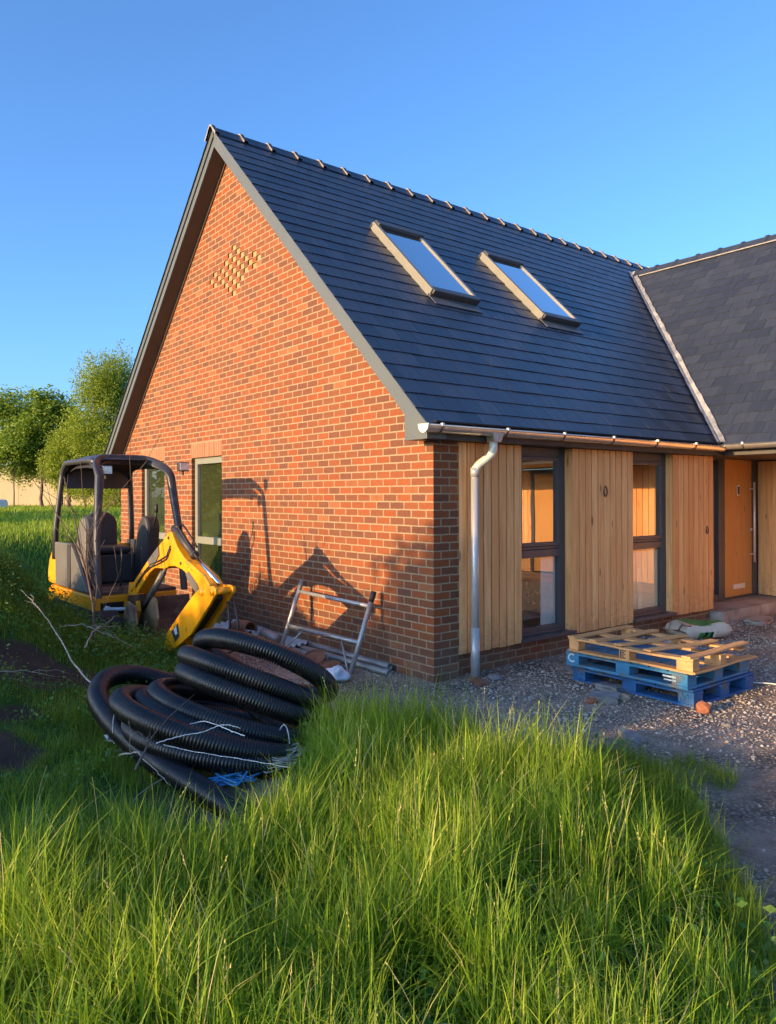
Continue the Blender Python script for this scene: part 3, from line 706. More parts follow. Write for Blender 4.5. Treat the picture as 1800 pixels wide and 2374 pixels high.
b = MB(); b.face([(xb + .022, -.172, 2.197), (xb + .022, .133, 2.197), (-.001, .133, 2.197), (-.001, -.172, 2.197)]); b.box(xb + .022, -.001, .125, .133, 2.2, 2.4); b.box(xb + .022, 0, -.172, -.16, 2.2, 2.36)
b.build('eaves_box', M['barge'], house)
# fascia, soffit, gutters
b = MB(); b.box(-.2, 5.0, -.155, -.135, 2.20, 2.352); b.box(4.86, 4.885, -7, -.158, 2.20, 2.40); b.build('fascia', M['fascia'], house)
b = MB(); b.box(0, 5.0, -.13, .2, 2.2, 2.212); b.build('eaves_soffit', M['fascia'], house)
b = MB(); b.box(4.89, 7.1, -7, .5, 2.215, 2.23); b.build('porch_soffit', M['barge_brown'], house)
b = MB(); b.box(-.17, 5.0, -.235, -.14, 2.338, 2.352, .5); b.build('eaves_tray', M['black_gap'], house)
def gutter(a, bb, rad, axis, c, ztop, parent, n=None):
    g = MB(); steps = 24; L = bb - a
    def P(t, ang, q=rad):
        u = c + q * math.cos(ang); z = ztop + q * math.sin(ang)
        return (t, u, z) if axis == 'x' else (u, t, z)
    angs = [math.pi + math.pi * i / 16 for i in range(17)]
    rings = []
    for k in range(steps + 1):
        t = a + L * k / steps; rings.append([P(t, an) for an in angs] + [P(t, an, rad - .004) for an in angs[::-1]])
    g.sweep(None, rings, True)
    fs = -1 if axis == 'x' else -1
    bead = [(t, c - rad, ztop) if axis == 'x' else (c - rad, t, ztop) for t in (a, bb)]; g.tube(bead, .009, 8)
    o = g.build('gutter', M['galv'], parent, True)
    e = MB(); e.prism([(c + (rad + .006) * math.cos(an), ztop + (rad + .006) * math.sin(an)) for an in angs] + [(c + rad + .012, ztop + .012), (c - rad - .016, ztop + .012)], axis, a - .014 if L > 0 else a, a if L > 0 else a + .014)
    e.build('stop_end', M['gutter_end'], o)
    k = 0; t = a + (.16 if L > 0 else -.3); st_ = .83 if L > 0 else -.83
    while (t < bb - .1) if L > 0 else (t > bb + .1):
        q = MB(); q.sweep(None, [[P(t + dx, an, rad + (.002 if abs(dx) > .011 else .006)) for an in angs] for dx in (-.012, -.01, .01, .012)])
        br = q.build('gutter_bracket', M['bracket'], o, True)
        q = MB(); cc = (t, c - rad, ztop + .008) if axis == 'x' else (c - rad, t, ztop + .008)
        q.box(cc[0] - .012, cc[0] + .012, cc[1] - .012, cc[1] + .012, ztop - .002, ztop + .022); q.build('clip', M['steel'], br)
        t += st_
    return o
M['gutter_end'] = plain('gutter_end_cap', (.62, .62, .50), .4, .2, var=.06)
M['bracket'] = plain('gutter_bracket_dark', (.14, .13, .12), .45, .6, var=.15)
gt = gutter(-.30, 4.74, .060, 'x', -.222, 2.305, house); gutter(-.21, -7, .060, 'y', 4.735, 2.325, house)
dp = MB()
dp.tube([(.565, -.222, 2.25), (.555, -.218, 2.20)], .047, 16); dp.tube([(.556, -.219, 2.21), (.553, -.216, 2.13), (.545, -.208, 2.085), (.505, -.165, 2.03), (.46, -.125, 1.985), (.437, -.103, 1.945), (.432, -.097, 1.89)], .040, 16)
dpo = dp.build('downpipe_swan_neck', M['gutter_end'], house, True)
q = MB(); q.prism([(.49, 2.285), (.645, 2.285), (.605, 2.19), (.515, 2.19)], 'y', -.275, -.17); q.build('outlet_funnel', M['galv'], dpo, bevel=.008)
q = MB(); q.tube([(.432, -.097, 1.93), (.434, -.092, -.06)], .0375, 20); dpp = q.build('downpipe', M['pipe_white'], house, True)
q = MB(); q.tube([(.432, -.097, 1.955), (.432, -.097, 1.87)], .0425, 20); q.build('pipe_socket', M['pipe_white'], dpp, True); q = MB(); q.tube([(.4335, -.0925, .46), (.434, -.092, -.07)], .0435, 20); q.build('pipe_socket', M['pipe_white'], dpp, True)

# ------------------------------------------------------------------ excavator (faces -Y, stands along the gable)
ex = thing('mini_excavator', (-1.45, 4.2, 0), 'old yellow mini digger with black four post canopy parked beside the brick gable', 'excavator')
XC = -1.45
BOOM = [(3.40,0.72),(2.80,1.09),(2.51,1.24),(2.36,1.335),(2.29,1.33),(2.235,1.27),(2.14,1.18),(1.98,1.09),(1.78,1.03),(1.50,0.94),(1.41,0.88),(1.40,.80),(1.46,.75),(1.56,0.745),(1.68,0.76),(1.74,0.83),(1.96,0.95),(2.03,0.97),(2.21,0.99),(2.34,0.98),(2.47,0.945),(2.59,0.94),(2.76,0.93),(2.92,0.86),(3.07,0.75),(3.27,0.61),(3.40,0.63)]
b = MB(); b.prism(BOOM, 'x', XC - .085, XC + .06); boom = b.build('boom', M['yellow'], ex, bevel=.008)
for yy, zz in ((2.36, 1.27), (2.55, 1.03), (2.05, 1.03)):
    q = MB(); q.tube([(XC - .094, yy, zz), (XC - .08, yy, zz)], .016, 10); q.build('bolt', M['dark_panel'], boom, True)
for off in (0, .03):
    q = MB(); q.tube([(XC - .094, 3.30 - off, .68 + off), (XC - .097, 3.05 - off, .84 + off), (XC - .094, 2.85, .93 + off), (XC - .097, 2.62, .985 + off), (XC - .094, 2.40, 1.05 + off), (XC - .094, 2.30, 1.16 + off)], .0075, 8); q.build('hydraulic_hose', M['black_rubber'], boom, True)
b = MB(); b.prism([(2.62, 1.17), (2.92, 1.0), (2.86, .93), (2.72, .98), (2.60, 1.08)], 'x', XC - .097, XC - .086); b.build('boom_guard', M['grey_panel'], boom)
b = MB(); b.prism([(1.92, .93), (1.86, .965), (1.66, .86), (1.60, .79), (1.66, .77), (1.80, .83)], 'x', XC - .095, XC - .086); b.build('link_plate', M['grey_panel'], boom)
STICK = [(1.53,0.84),(1.44,.865),(1.27,0.875),(1.21,0.855),(1.205,.81),(1.27,0.76),(1.36,0.68),(1.75,0.37),(2.10,0.19),(2.44,0.06),(2.46,.10),(2.40,0.22),(2.37,0.28),(2.01,0.54),(1.70,0.75)]
b = MB(); b.prism(STICK, 'x', XC - .115, XC - .085); stick = b.build('stick', M['yellow'], ex, bevel=.006)
b = MB(); b.prism(STICK, 'x', XC + .055, XC + .08); b.build('stick_side_plate', M['yellow'], stick, bevel=.006)
b = MB(); b.prism([(1.45, .80), (1.40, .74), (1.80, .42), (2.15, .26), (2.0, .50), (1.7, .70)], 'x', XC - .084, XC + .054); b.build('stick_web', M['dark_panel'], stick)
b = MB(); b.prism([(2.05, .44), (2.22, .33), (2.12, .24), (2.02, .31)], 'x', XC - .119, XC - .116); b.build('warning_plate', M['dark_panel'], stick)
b = MB(); b.prism([(2.09, .405), (2.15, .36), (2.11, .31), (2.06, .33)], 'x', XC - .1215, XC - .1195); b.build('warning_mark', M['paint_white'], stick)
for yy, zz in ((1.49, .80), (1.26, .83)):
    q = MB(); q.tube([(XC - .135, yy, zz), (XC + .10, yy, zz)], .034, 14); q.build('pivot_pin', M['yellow'], stick, True)
b = MB(); b.tube([(XC - .02, 2.37, 1.37), (XC - .02, 1.87, 1.115)], .040, 14); b.tube([(XC - .02, 1.89, 1.125), (XC - .02, 1.865, 1.112)], .046, 14); cyl = b.build('boom_cylinder', M['dark_panel'], boom, True)
b = MB(); b.tube([(XC - .02, 1.87, 1.115), (XC - .02, 1.33, .885)], .021, 12); b.build('chrome_rod', M['chrome'], cyl, True)
b = MB(); b.tube([(XC - .03, 2.33, 1.37), (XC - .03, 2.28, 1.40), (XC - .03, 2.2, 1.35), (XC - .03, 1.85, 1.13), (XC - .03, 1.78, 1.10)], .010, 8); b.tube([(XC + .04, 2.38, 1.36), (XC + .04, 2.30, 1.405), (XC + .04, 2.21, 1.36), (XC + .04, 1.95, 1.19)], .010, 8)
b.tube([(XC - .02, 2.36, 1.34), (XC - .02, 2.32, 1.39), (XC - .02, 2.25, 1.38)], .022, 8)
b.build('hydraulic_hose', M['black_rubber'], boom, True); b = MB()
b.tube([(XC + .05, 1.30, .72), (XC + .06, 1.27, .50), (XC + .06, 1.36, .30), (XC + .05, 1.55, .20), (XC + .03, 1.78, .24)], .013, 8); b.tube([(XC + .10, 1.26, .72), (XC + .11, 1.20, .50), (XC + .11, 1.30, .26), (XC + .10, 1.5, .17), (XC + .03, 1.8, .22)], .013, 8)
b.build('hydraulic_hose', M['black_rubber'], boom, True)
b = MB(); b.prism([(3.28, .62), (3.46, .72), (3.5, .60), (3.50, .30), (3.30, .26), (3.20, .42)], 'x', XC - .11, XC - .06); b.prism([(3.28, .62), (3.46, .72), (3.5, .60), (3.50, .30), (3.30, .26), (3.20, .42)], 'x', XC + .06, XC + .11)
b.tube([(XC - .13, 3.36, .66), (XC + .13, 3.36, .66)], .035, 12); b.build('swing_bracket', M['yellow'], ex, bevel=.006)
b = MB(); b.tube([(XC, 3.30, .42), (XC, 2.72, .88)], .035, 12); b.tube([(XC, 2.86, .77), (XC, 2.62, .95)], .018, 10); b.build('lift_cylinder', M['grey_panel'], ex, True)
# bucket and blade
b = MB()
ck = [(3.40, .30), (3.20, .60), (2.98, .56), (2.92, .36), (3.02, .12), (3.25, .06)]
b.prism([(q[0], q[1] * .9) for q in ck], 'x', -1.67, -1.65); b.prism([(q[0] - .02, q[1] * 1.02) for q in ck], 'x', -1.45, -1.425)
sh = [(3.36, .32), (3.36, .16), (3.25, .07), (3.05, .09), (2.95, .14)]
for i in range(4): b.prism([sh[i], sh[i + 1], (sh[i + 1][0] + .012, sh[i + 1][1] + .014), (sh[i][0] + .012, sh[i][1] + .014)], 'x', -1.65, -1.45)
bk = b.build('bucket', M['rust2'], ex)
b = MB(); b.prism([(3.37, .15), (3.39, .15), (3.24, .60), (3.22, .60)], 'x', -1.649, -1.451); b.build('bucket_back', M['rust'], bk)
b = MB(); b.prism([(3.02, .10), (3.05, .10), (3.20, .30), (3.17, .57), (3.14, .57), (3.16, .31)], 'x', -1.42, -.98); b.prism([(3.02, .10), (3.2, .1), (3.3, .3), (3.17, .57), (3.14, .57)], 'x', -.99, -.975)
b.tube([(-1.75, 2.92, .12), (-1.05, 2.92, .12)], .045, 10); b.prism([(2.62, .10), (2.70, .44), (2.78, .44), (2.86, .30), (2.92, .10)], 'x', -1.02, -1.0)
b.build('dozer_blade', M['rust'], ex)
q = MB()
for i in range(7):
    c = Vector((-1.62 + .006 * i, 2.80, .34 - .045 * i)); q.tube([c + Vector((.016 * math.cos(a) * (i % 2), .016 * math.cos(a) * (1 - i % 2), .028 * math.sin(a))) for a in np.linspace(0, 2 * math.pi, 11)[:-1]], .006, 6, closed=True)
q.build('chain', M['rust'], bk, True)
# tracks, deck, body
def track(x0, x1):
    b = MB(); pr = []
    for k in range(40):
        a = 2 * math.pi * k / 40; cy = 4.2 + (1.0 - .20) * (1 if math.cos(a) > 0 else -1); r_ = .20 + (.012 if k % 2 else 0)
        pr.append((cy + r_ * math.cos(a), .21 + r_ * math.sin(a)))
    b.prism(pr, 'x', x0, x1); o = b.build('track', M['black_rubber'], ex)
    c = MB()
    for yy in (3.45, 3.8, 4.2, 4.6, 4.95): c.tube([(x0 - .012, yy, .20), (x0 + .02, yy, .20)], .09, 16)
    c.build('track_wheel', M['rust'], o)
track(-1.95, -1.72); track(-1.18, -.95)
b = MB(); b.prism([(3.52, .30), (3.52, .58), (5.25, .56), (5.42, .50), (5.42, .34), (5.3, .30)], 'x', -1.94, -.96); deck = b.build('deck', M['yellow'], ex, bevel=.02)
b = MB(); b.box(-1.86, -1.60, 3.515, 3.5195, .36, .50); b.build('recess_shade', M['black_gap'], deck)  # flat black plate on the deck, painted shade for an opening
b = MB(); b.tube([(-1.79, 3.50, .43), (-1.55, 3.40, .42)], .020, 10); b.tube([(-1.80, 3.515, .43), (-1.79, 3.48, .43)], .036, 12); b.build('swing_cylinder', M['white_cloth'], deck, True)
b = MB(); b.box(-1.93, -.97, 3.53, 5.1, .582, .615); b.box(-1.62, -1.28, 3.55, 3.60, .615, .66); b.build('footplate', M['rust'], ex)
hood = [(5.06, .57), (5.06, 1.08), (5.22, 1.06), (5.38, .92), (5.47, .72), (5.46, .56)]
b = MB(); b.prism(hood, 'x', -1.935, -.965); b.build('engine_hood', M['yellow'], ex, bevel=.05)
b = MB(); b.prism([(5.18, 1.12), (4.36, 1.13), (3.72, .60), (4.39, .585), (5.05, .585), (5.05, .9)], 'x', -1.945, -1.90); sp = b.build('side_panel', M['grey_panel'], ex, bevel=.01)
b = MB(); b.prism([(4.50, 1.12), (4.36, 1.12), (4.36, .60), (4.50, .60)], 'x', -1.952, -1.946); b.build('panel_strip', M['dark_panel'], sp)
b = MB(); b.prism([(5.0, .83), (4.56, .82), (4.56, .60), (5.0, .60)], 'x', -1.949, -1.9455); b.build('battery_hatch', M['grey_panel'], sp, bevel=.004)
b = MB(); b.prism([(5.18, 1.12), (4.3, 1.13), (4.1, .60), (5.1, .60)], 'x', -.99, -.95); b.build('side_panel', M['dark_panel'], ex, bevel=.01)
b = MB(); b.box(-1.75, -1.15, 4.35, 4.95, .62, .98); seat = b.build('seat_base', M['dark_panel'], ex, bevel=.03)
def rounded(x0, x1, y0, y1, z0, z1, r_, axis='y', n=8):
    """upright slab with a rounded top"""
    pr = [(x0, z0), (x1, z0)]
    for k in range(n + 1):
        a = math.pi / 2 * k / n; pr.append((x1 - r_ + r_ * math.cos(a), z1 - r_ + r_ * math.sin(a)))
    for k in range(n + 1):
        a = math.pi / 2 + math.pi / 2 * k / n; pr.append((x0 + r_ + r_ * math.cos(a), z1 - r_ + r_ * math.sin(a)))
    return MB().prism(pr, 'y', y0, y1)
rounded(-1.66, -1.24, 4.78, 4.90, .95, 1.50, .18).build('seat_back', M['dark_panel'], ex, bevel=.03)
b = MB(); b.box(-1.70, -1.20, 4.36, 4.86, .985, 1.07); b.build('seat_cushion', M['dark_panel'], ex, bevel=.04)
for sgn, nm in ((-1, 'lever_console'), (1, 'lever_console')):
    xx = XC + sgn * .36
    b = MB(); b.prism([(4.05, .62), (3.95, 1.10), (3.92, 1.32), (3.98, 1.44), (4.12, 1.46), (4.26, 1.34), (4.34, 1.10), (4.42, .62)], 'x', xx - .085, xx + .085); cs = b.build(nm, M['grey_panel'] if sgn < 0 else M['dark_panel'], ex, bevel=.035)
    b = MB(); b.tube([(xx, 3.98, 1.28), (xx, 3.86, 1.44), (xx, 3.84, 1.56)], .012, 8); b.tube([(xx, 3.84, 1.50), (xx, 3.835, 1.60)], .022, 8); b.build('control_lever', M['black_rubber'], cs, True)
b = MB()
for dx in (-.12, .0, .12): b.tube([(XC + dx, 3.72, .62), (XC + dx, 3.66, 1.0), (XC + dx, 3.68, 1.1)], .010, 8)
b.build('travel_lever', M['black_rubber'], ex, True)
# canopy
cx0, cx1 = -1.935, -.945
def fr_path(y, low0=.58, low1=.60):
    pts = [(cx0 + .0, y, low0), (cx0 + .01, y, 1.2), (cx0 + .065, y, 1.93)]
    c = (cx0 + .065 + .20, 1.96)
    for k in range(1, 8): a = math.pi - math.pi / 2 * k / 8; pts.append((c[0] + .20 * math.cos(a), y, c[1] + .20 * math.sin(a)))
    pts.append((c[0], y, 2.165)); pts.append((cx1 - .265, y, 2.165)); c2 = (cx1 - .265, 1.96)
    for k in range(1, 8): a = math.pi / 2 - math.pi / 2 * k / 8; pts.append((c2[0] + .20 * math.cos(a), y, c2[1] + .20 * math.sin(a)))
    pts += [(cx1 - .065, y, 1.93), (cx1 - .01, y, 1.2), (cx1, y, low1)]
    return pts
def fy(z):
    return 3.55 - .20 * (1.9 - z) / 1.3 if z < 1.9 else 3.55 + .42 * (1 - math.cos(min(1, (z - 1.9) / .265) * math.pi / 2))
fpth = fr_path(3.55); rings = []
for i_, p_ in enumerate(fpth):
    a_, c_ = Vector(fpth[max(i_ - 1, 0)]), Vector(fpth[min(i_ + 1, len(fpth) - 1)]); t_ = (c_ - a_).normalized(); n_ = Vector((-t_.z, 0, t_.x))
    if n_.dot(Vector(p_) - Vector((XC, 3.55, 1.4))) < 0: n_ = -n_
    wd = .034 + .024 * min(1, max(0, (p_[2] - 1.7) / .4)); cpt = Vector((p_[0], fy(p_[2]), p_[2])) - n_ * (wd - .034)
    ring_ = []
    for k in range(12):
        aa = 2 * math.pi * k / 12; ring_.append(cpt + n_ * wd * (abs(math.cos(aa)) ** .6 * (1 if math.cos(aa) > 0 else -1)) + Vector((0, .045 * (abs(math.sin(aa)) ** .6 * (1 if math.sin(aa) > 0 else -1)), 0)))
    rings.append(ring_)
b = MB(); b.sweep(None, rings, True); can = b.build('canopy_front_frame', M['canopy'], ex, True)
b = MB()
for xx in (cx0 + .0, cx1 - .0):
    sg = 1 if xx < XC else -1
    pts = [(xx, 5.10, .9), (xx + sg * .01, 5.08, 1.3), (xx + sg * .055, 5.0, 1.88)]
    for k in range(1, 8): a = math.pi / 2 * k / 8; pts.append((xx + sg * (.06 + .02 * k / 8), 4.78 + .22 * math.cos(a), 1.90 + .22 * math.sin(a)))
    pts += [(xx + sg * .09, 4.70, 2.12), (xx + sg * .105, 4.15, 2.125), (xx + sg * .115, 3.95, 2.115), (xx + sg * .12, 3.82, 2.095)]
    b = MB(); b.tube(pts, .036, 10); b.build('canopy_side_rail', M['canopy'], ex, True)
fp = [p for p in fr_path(3.5) if p[2] > 2.06]
rings = []
for yy, dz, ins in ((3.86, -.03, 0), (3.98, .02, 0), (4.15, .035, 0), (4.6, .035, 0), (4.85, .0, 0), (4.98, -.09, .02), (5.02, -.24, .03)):
    rings.append([(XC + (p[0] - XC) * (1.02 - ins), yy, p[2] + dz) for p in fp])
for yy, dz, ins in ((5.0, -.24, .06), (4.95, -.13, .06), (4.82, -.045, .05), (4.6, -.01, .05), (4.15, -.01, .05), (3.98, -.02, .05), (3.86, -.03, 0)):
    rings.append([(XC + (p[0] - XC) * (1.02 - ins), yy, p[2] + dz - .02) for p in fp])
b = MB(); b.sweep(None, rings); b.build('canopy_roof', M['canopy'], ex, True)
b = MB(); b.prism([(cx0 + .1, 1.80), (cx1 - .1, 1.80), (cx1 - .12, 1.98), (cx1 - .25, 2.10), (cx0 + .25, 2.10), (cx0 + .12, 1.98)], 'y', 4.93, 4.955); b.build('canopy_rear_panel', M['canopy'], ex)
def worklamp(x_, y_, z_, ang=0):
    b = MB(); b.box(x_ - .062, x_ + .062, y_ - .05, y_ + .04, z_ - .055, z_ + .055); o = b.build('work_lamp', M['canopy'], ex, bevel=.012)
    c = MB(); c.box(x_ - .052, x_ + .052, y_ - .058, y_ - .051, z_ - .042, z_ + .042); c.build('lens', M['lens'], o)
    c = MB(); c.tube([(x_, y_, z_ - .055), (x_, y_ + .0, z_ - .10)], .014, 8); c.build('lamp_bracket', M['black_rubber'], o)
worklamp(-.895, 3.50, 2.05); worklamp(-1.74, 3.70, 2.0)

K_ = .958; ex.scale = (K_,) * 3; ex.location = Vector((-4.568, -5.117, 1.70)) + (ex.location - Vector((-4.568, -5.117, 1.70))) * K_

# ------------------------------------------------------------------ drainage hose coil
def hose():
    LP = [((-2.18,0.14,0.60),(-1.43,-0.45,0.26),-24),((-2.34,0.07,0.53),(-1.59,-0.52,0.19),-15),((-2.38,-0.02,0.44),(-1.68,-0.58,0.12),-12),
          ((-2.60,-0.04,0.35),(-1.78,-0.69,0.03),-8),((-2.67,0.01,0.30),(-1.80,-0.67,-0.02),-8),((-2.86,-0.09,0.37),(-1.88,-0.80,-0.0),-6),((-2.78,-0.16,0.20),(-1.86,-0.88,-0.03),-5)]
    wv = Vector((.43, .90, 0)).normalized()
    prm = []
    for a, c, be in LP:
        a, c = Vector(a), Vector(c); C = (a + c) / 2; Rr = (c - a).length / 2; e1 = (c - a).normalized()
        e2 = (wv * math.cos(R(be)) + Vector((0, 0, 1)) * math.sin(R(be))); e2 = (e2 - e1 * e2.dot(e1)).normalized()
        prm.append((C, Rr, e1, e2))
    def at(t):
        i = min(max(int(math.floor(t)), 0), len(prm) - 1); j = min(i + 1, len(prm) - 1); f = min(max(t - i, 0), 1)
        f = f * f * (3 - 2 * f)
        A, B = prm[i], prm[j]; C = A[0].lerp(B[0], f); Rr = A[1] * (1 - f) + B[1] * f; e1 = A[2].lerp(B[2], f).normalized(); e2 = A[3].lerp(B[3], f).normalized()
        th = 2 * math.pi * t - math.pi / 2
        return C + (e1 * math.cos(th) + e2 * math.sin(th)) * Rr
    pts = [at(t) for t in np.arange(-.42, 6.30, .02)]
    tail = [(-1.93,0.45,0.15),(-2.25,0.64,0.24),(-2.51,0.65,0.33),(-2.77,0.47,0.37),(-2.92,0.21,0.33),(-2.95,-0.08,0.26),(-2.92,-0.42,0.18),(-2.87,-0.78,0.12),(-2.81,-1.12,0.08),(-2.73,-1.47,0.03),(-2.66,-1.75,.0)]
    pts += [Vector(p) for p in tail]
    # Catmull-Rom, then even resampling at half a rib
    P = np.array([tuple(p) for p in pts]); out = []
    for i in range(len(P) - 1):
        p0, p1, p2, p3 = P[max(i - 1, 0)], P[i], P[i + 1], P[min(i + 2, len(P) - 1)]
        for t in np.linspace(0, 1, 14, endpoint=False):
            out.append(.5 * ((2 * p1) + (-p0 + p2) * t + (2 * p0 - 5 * p1 + 4 * p2 - p3) * t * t + (-p0 + 3 * p1 - 3 * p2 + p3) * t ** 3))
    out = np.array(out); s = np.r_[0, np.cumsum(np.linalg.norm(np.diff(out, axis=0), axis=1))]
    step = .0064; S = np.arange(0, s[-1], step); Q = np.c_[[np.interp(S, s, out[:, k]) for k in range(3)]].T
    ker = np.ones(13) / 13
    for k in range(3): Q[:, k] = np.convolve(np.pad(Q[:, k], 6, 'edge'), ker, 'valid')
    T = np.gradient(Q, axis=0); T /= np.linalg.norm(T, axis=1)[:, None]
    x = np.cross(T[0], (0, 0, 1)); x /= np.linalg.norm(x); n = 22; V = np.zeros((len(Q), n, 3)); a = 2 * np.pi * np.arange(n) / n
    for i in range(len(Q)):
        x = x - T[i] * x.dot(T[i]); x /= np.linalg.norm(x); y = np.cross(T[i], x)
        r_ = .0655 + (.0055, .0050, -.0090)[i % 3]
        V[i] = Q[i] + r_ * (np.cos(a)[:, None] * x + np.sin(a)[:, None] * y)
    ring = np.arange(len(Q) - 1)[:, None] * n; j = np.arange(n)[None]; j2 = (np.arange(n) + 1)[None] % n
    F = np.stack([ring + j, ring + j2, ring + n + j2, ring + n + j], -1).reshape(-1, 4)
    o = fastmesh('drainage_hose', V.reshape(-1, 3), F, np.full(len(F), .5), M['hose'], 4, True)
    return tag(o, 'big coil of black corrugated drainage pipe slumped on the grass with one loose end', 'drainage pipe')
hose()

def strand(name, pts, rad, mat, label, cat, group=None, sub=8, n=6, jit=0):
    P = np.array(pts, float); out = []
    if name == 'twine': P = P + (np.array([-4.57, -5.12, 1.7]) - P) * np.linspace(.04 if len(P) > 6 else .115, .122, len(P))[:, None]
    for i in range(len(P) - 1):
        p0, p1, p2, p3 = P[max(i - 1, 0)], P[i], P[i + 1], P[min(i + 2, len(P) - 1)]
        for t in np.linspace(0, 1, sub, endpoint=(i == len(P) - 2)):
            out.append(.5 * ((2 * p1) + (-p0 + p2) * t + (2 * p0 - 5 * p1 + 4 * p2 - p3) * t * t + (-p0 + 3 * p1 - 3 * p2 + p3) * t ** 3) + RNG.uniform(-jit, jit, 3))
    o = MB().tube(out, rad, n).build(name, mat, None, True); return tag(o, label, cat, group)
strand('twine', [(-2.95, -.20, .17), (-2.93,-0.19,0.30),(-2.86,-0.27,0.31),(-2.72,-0.36,0.24),(-2.55,-0.44,0.21),(-2.44,-0.50,0.22),(-2.33,-0.64,0.17),(-2.28,-.72,.15)], .0032, M['twine'], 'white twine tied round the loose hose and trailing across the coil', 'twine', jit=.002)
strand('twine', [(-2.80,-0.56,0.17),(-2.66,-0.58,0.19),(-2.52,-0.62,0.20),(-2.40,-.66,.23),(-2.30,-.70,.20)], .0026, M['twine'], 'thin white twine looping low in front of the hose coil', 'twine', jit=.002)
strand('twine', [(-2.78,-.62,.17),(-2.62,-.72,.12),(-2.46,-.86,.09),(-2.34,-.98,.07),(-2.2,-1.16,.05)], .0022, M['twine'], 'white strand running down towards the tangled grey wire', 'twine', jit=.002)
strand('wire_hoop', [(-2.16,-.94,.20),(-2.13,-.96,.25),(-2.11,-.98,.20),(-2.12,-1.02,.08),(-2.14,-1.05,.02)], .004, M['twine'], 'single white wire hooked upright before the lowest hose loop', 'wire')
pts = []
for k in range(52):
    a = k * 2.399; rr = .06 + .12 * RNG.random(); pts.append((-2.26 + rr * 1.3 * math.cos(a), -1.13 + rr * .75 * math.sin(a), .05 + .11 * RNG.random()))
strand('wire_tangle', pts, .0032, M['twine_grey'], 'tangled heap of thin grey wire on the grass by the hose coil', 'wire', sub=6)
pts = []
for k in range(14):
    a = k * 2.7; rr = .10 + .12 * RNG.random(); pts.append((-2.58 + rr * 1.3 * math.cos(a), -1.16 + rr * .7 * math.sin(a), .055 + .05 * RNG.random()))
strand('blue_rope', pts, .0065, M['twine_blue'], 'loose blue rope lying in the grass between the hose end and grey wire', 'rope', sub=7)
b = MB()
for k in range(7):
    c = Vector((-2.985 + .02 * k % .05, -.22 - .008 * k, .19 - .025 * k)); b.face([c + Vector(RNG.uniform(-.045, .045, 3)) for _ in range(4)])
tag(b.build('plastic_scrap', M['white_cloth'], None), 'torn scrap of clear white plastic caught at the hose', 'plastic scrap')

# ------------------------------------------------------------------ things along the gable
fr_ = thing('trestle_frame', (-.4, 1.4, 0), 'grey metal trestle frame with one black capped leg leaning on the brick gable', 'trestle')
A0, A1, B0, B1 = Vector((-.40, 2.07, .0)), Vector((-.12, 2.06, .76)), Vector((-.40, .755, -.02)), Vector((-.135, .768, .66))
b = MB(); b.tube([A0, A1], .024, 14); b.build('leg', M['alu'], fr_, True)
b = MB(); b.tube([B0, B1], .024, 14); lg = b.build('leg', M['alu'], fr_, True)
dB = (B1 - B0).normalized(); b = MB(); b.tube([B1 - dB * .003, B1 + dB * .105], .027, 14); b.build('black_cap', M['black_rubber'], lg, True)
lp = lambda A, B, t: A.lerp(B, t)
b = MB(); b.tube([lp(A0, A1, .84), lp(B0, B1, .94)], .021, 12); b.build('rail', M['alu'], fr_, True)
b = MB(); b.tube([lp(A0, A1, .36), lp(B0, B1, .44)], .021, 12); b.build('rail', M['alu'], fr_, True)
b = MB(); b.tube([lp(A0, A1, .02) + Vector((0, -.05, 0)), (-.305, 1.77, .25)], .009, 8); b.build('brace', M['alu'], fr_, True)
b = MB(); b.tube([lp(B0, B1, .03) + Vector((0, .04, 0)), (-.29, 1.05, .262)], .009, 8); b.build('brace', M['alu'], fr_, True)
def hollow(name, pts, ro, ri, mat, label, cat, group=None):
    b = MB(); n = 16; P = [Vector(p) for p in pts]; d = (P[-1] - P[0]).normalized(); x = d.cross(Vector((0, 0, 1))).normalized(); y = d.cross(x)
    ring = lambda c, q: [c + (x * math.cos(2 * math.pi * j / n) + y * math.sin(2 * math.pi * j / n)) * q for j in range(n)]
    b.sweep(None, [ring(P[0] + d * .35, ri), ring(P[0], ri), ring(P[0], ro)] + [ring(p, ro) for p in P[1:]] + [ring(P[-1], ri), ring(P[-1] - d * .35, ri)], True)
    return tag(b.build(name, mat, None, True), label, cat, group)
hollow('scaffold_pole', [(-.075, .55, .055), (-.07, 2.9, .05)], .033, .027, M['pole'], 'grey metal pole lying tight against the foot of the gable', 'pole', 'poles along the gable')
hollow('scaffold_pole', [(-.185, .42, .032), (-.19, 2.5, .03)], .033, .027, M['pole'], 'grey metal pole in front of the other, nearer the gravel', 'pole', 'poles along the gable')
hollow('scaffold_pole', [(-.30, 1.25, .03), (-.32, 2.3, .03)], .03, .025, M['pole'], 'short grey pipe lying inside the feet of the trestle', 'pole', 'poles along the gable')
def corrugated(x0, x1, y0, y1, z, name, label, tilt=0):
    V, F = [], []; nu, nv = 48, 6
    for i in range(nu + 1):
        u = x0 + (x1 - x0) * i / nu
        for j in range(nv + 1):
            v = y0 + (y1 - y0) * j / nv; V.append((u, v, z + .016 * math.sin(2 * math.pi * i / 8) + tilt * (u - x0) + .012 * math.sin(v * 2)))
    F = [(i * (nv + 1) + j, i * (nv + 1) + j + 1, (i + 1) * (nv + 1) + j + 1, (i + 1) * (nv + 1) + j) for i in range(nu) for j in range(nv)]
    b = MB(); b.mesh(V, F); o = b.build(name, M['sheet'], None, True); s = o.modifiers.new('sol', 'SOLIDIFY'); s.thickness = .003
    return tag(o, label, 'metal sheet', 'sheets along the gable')
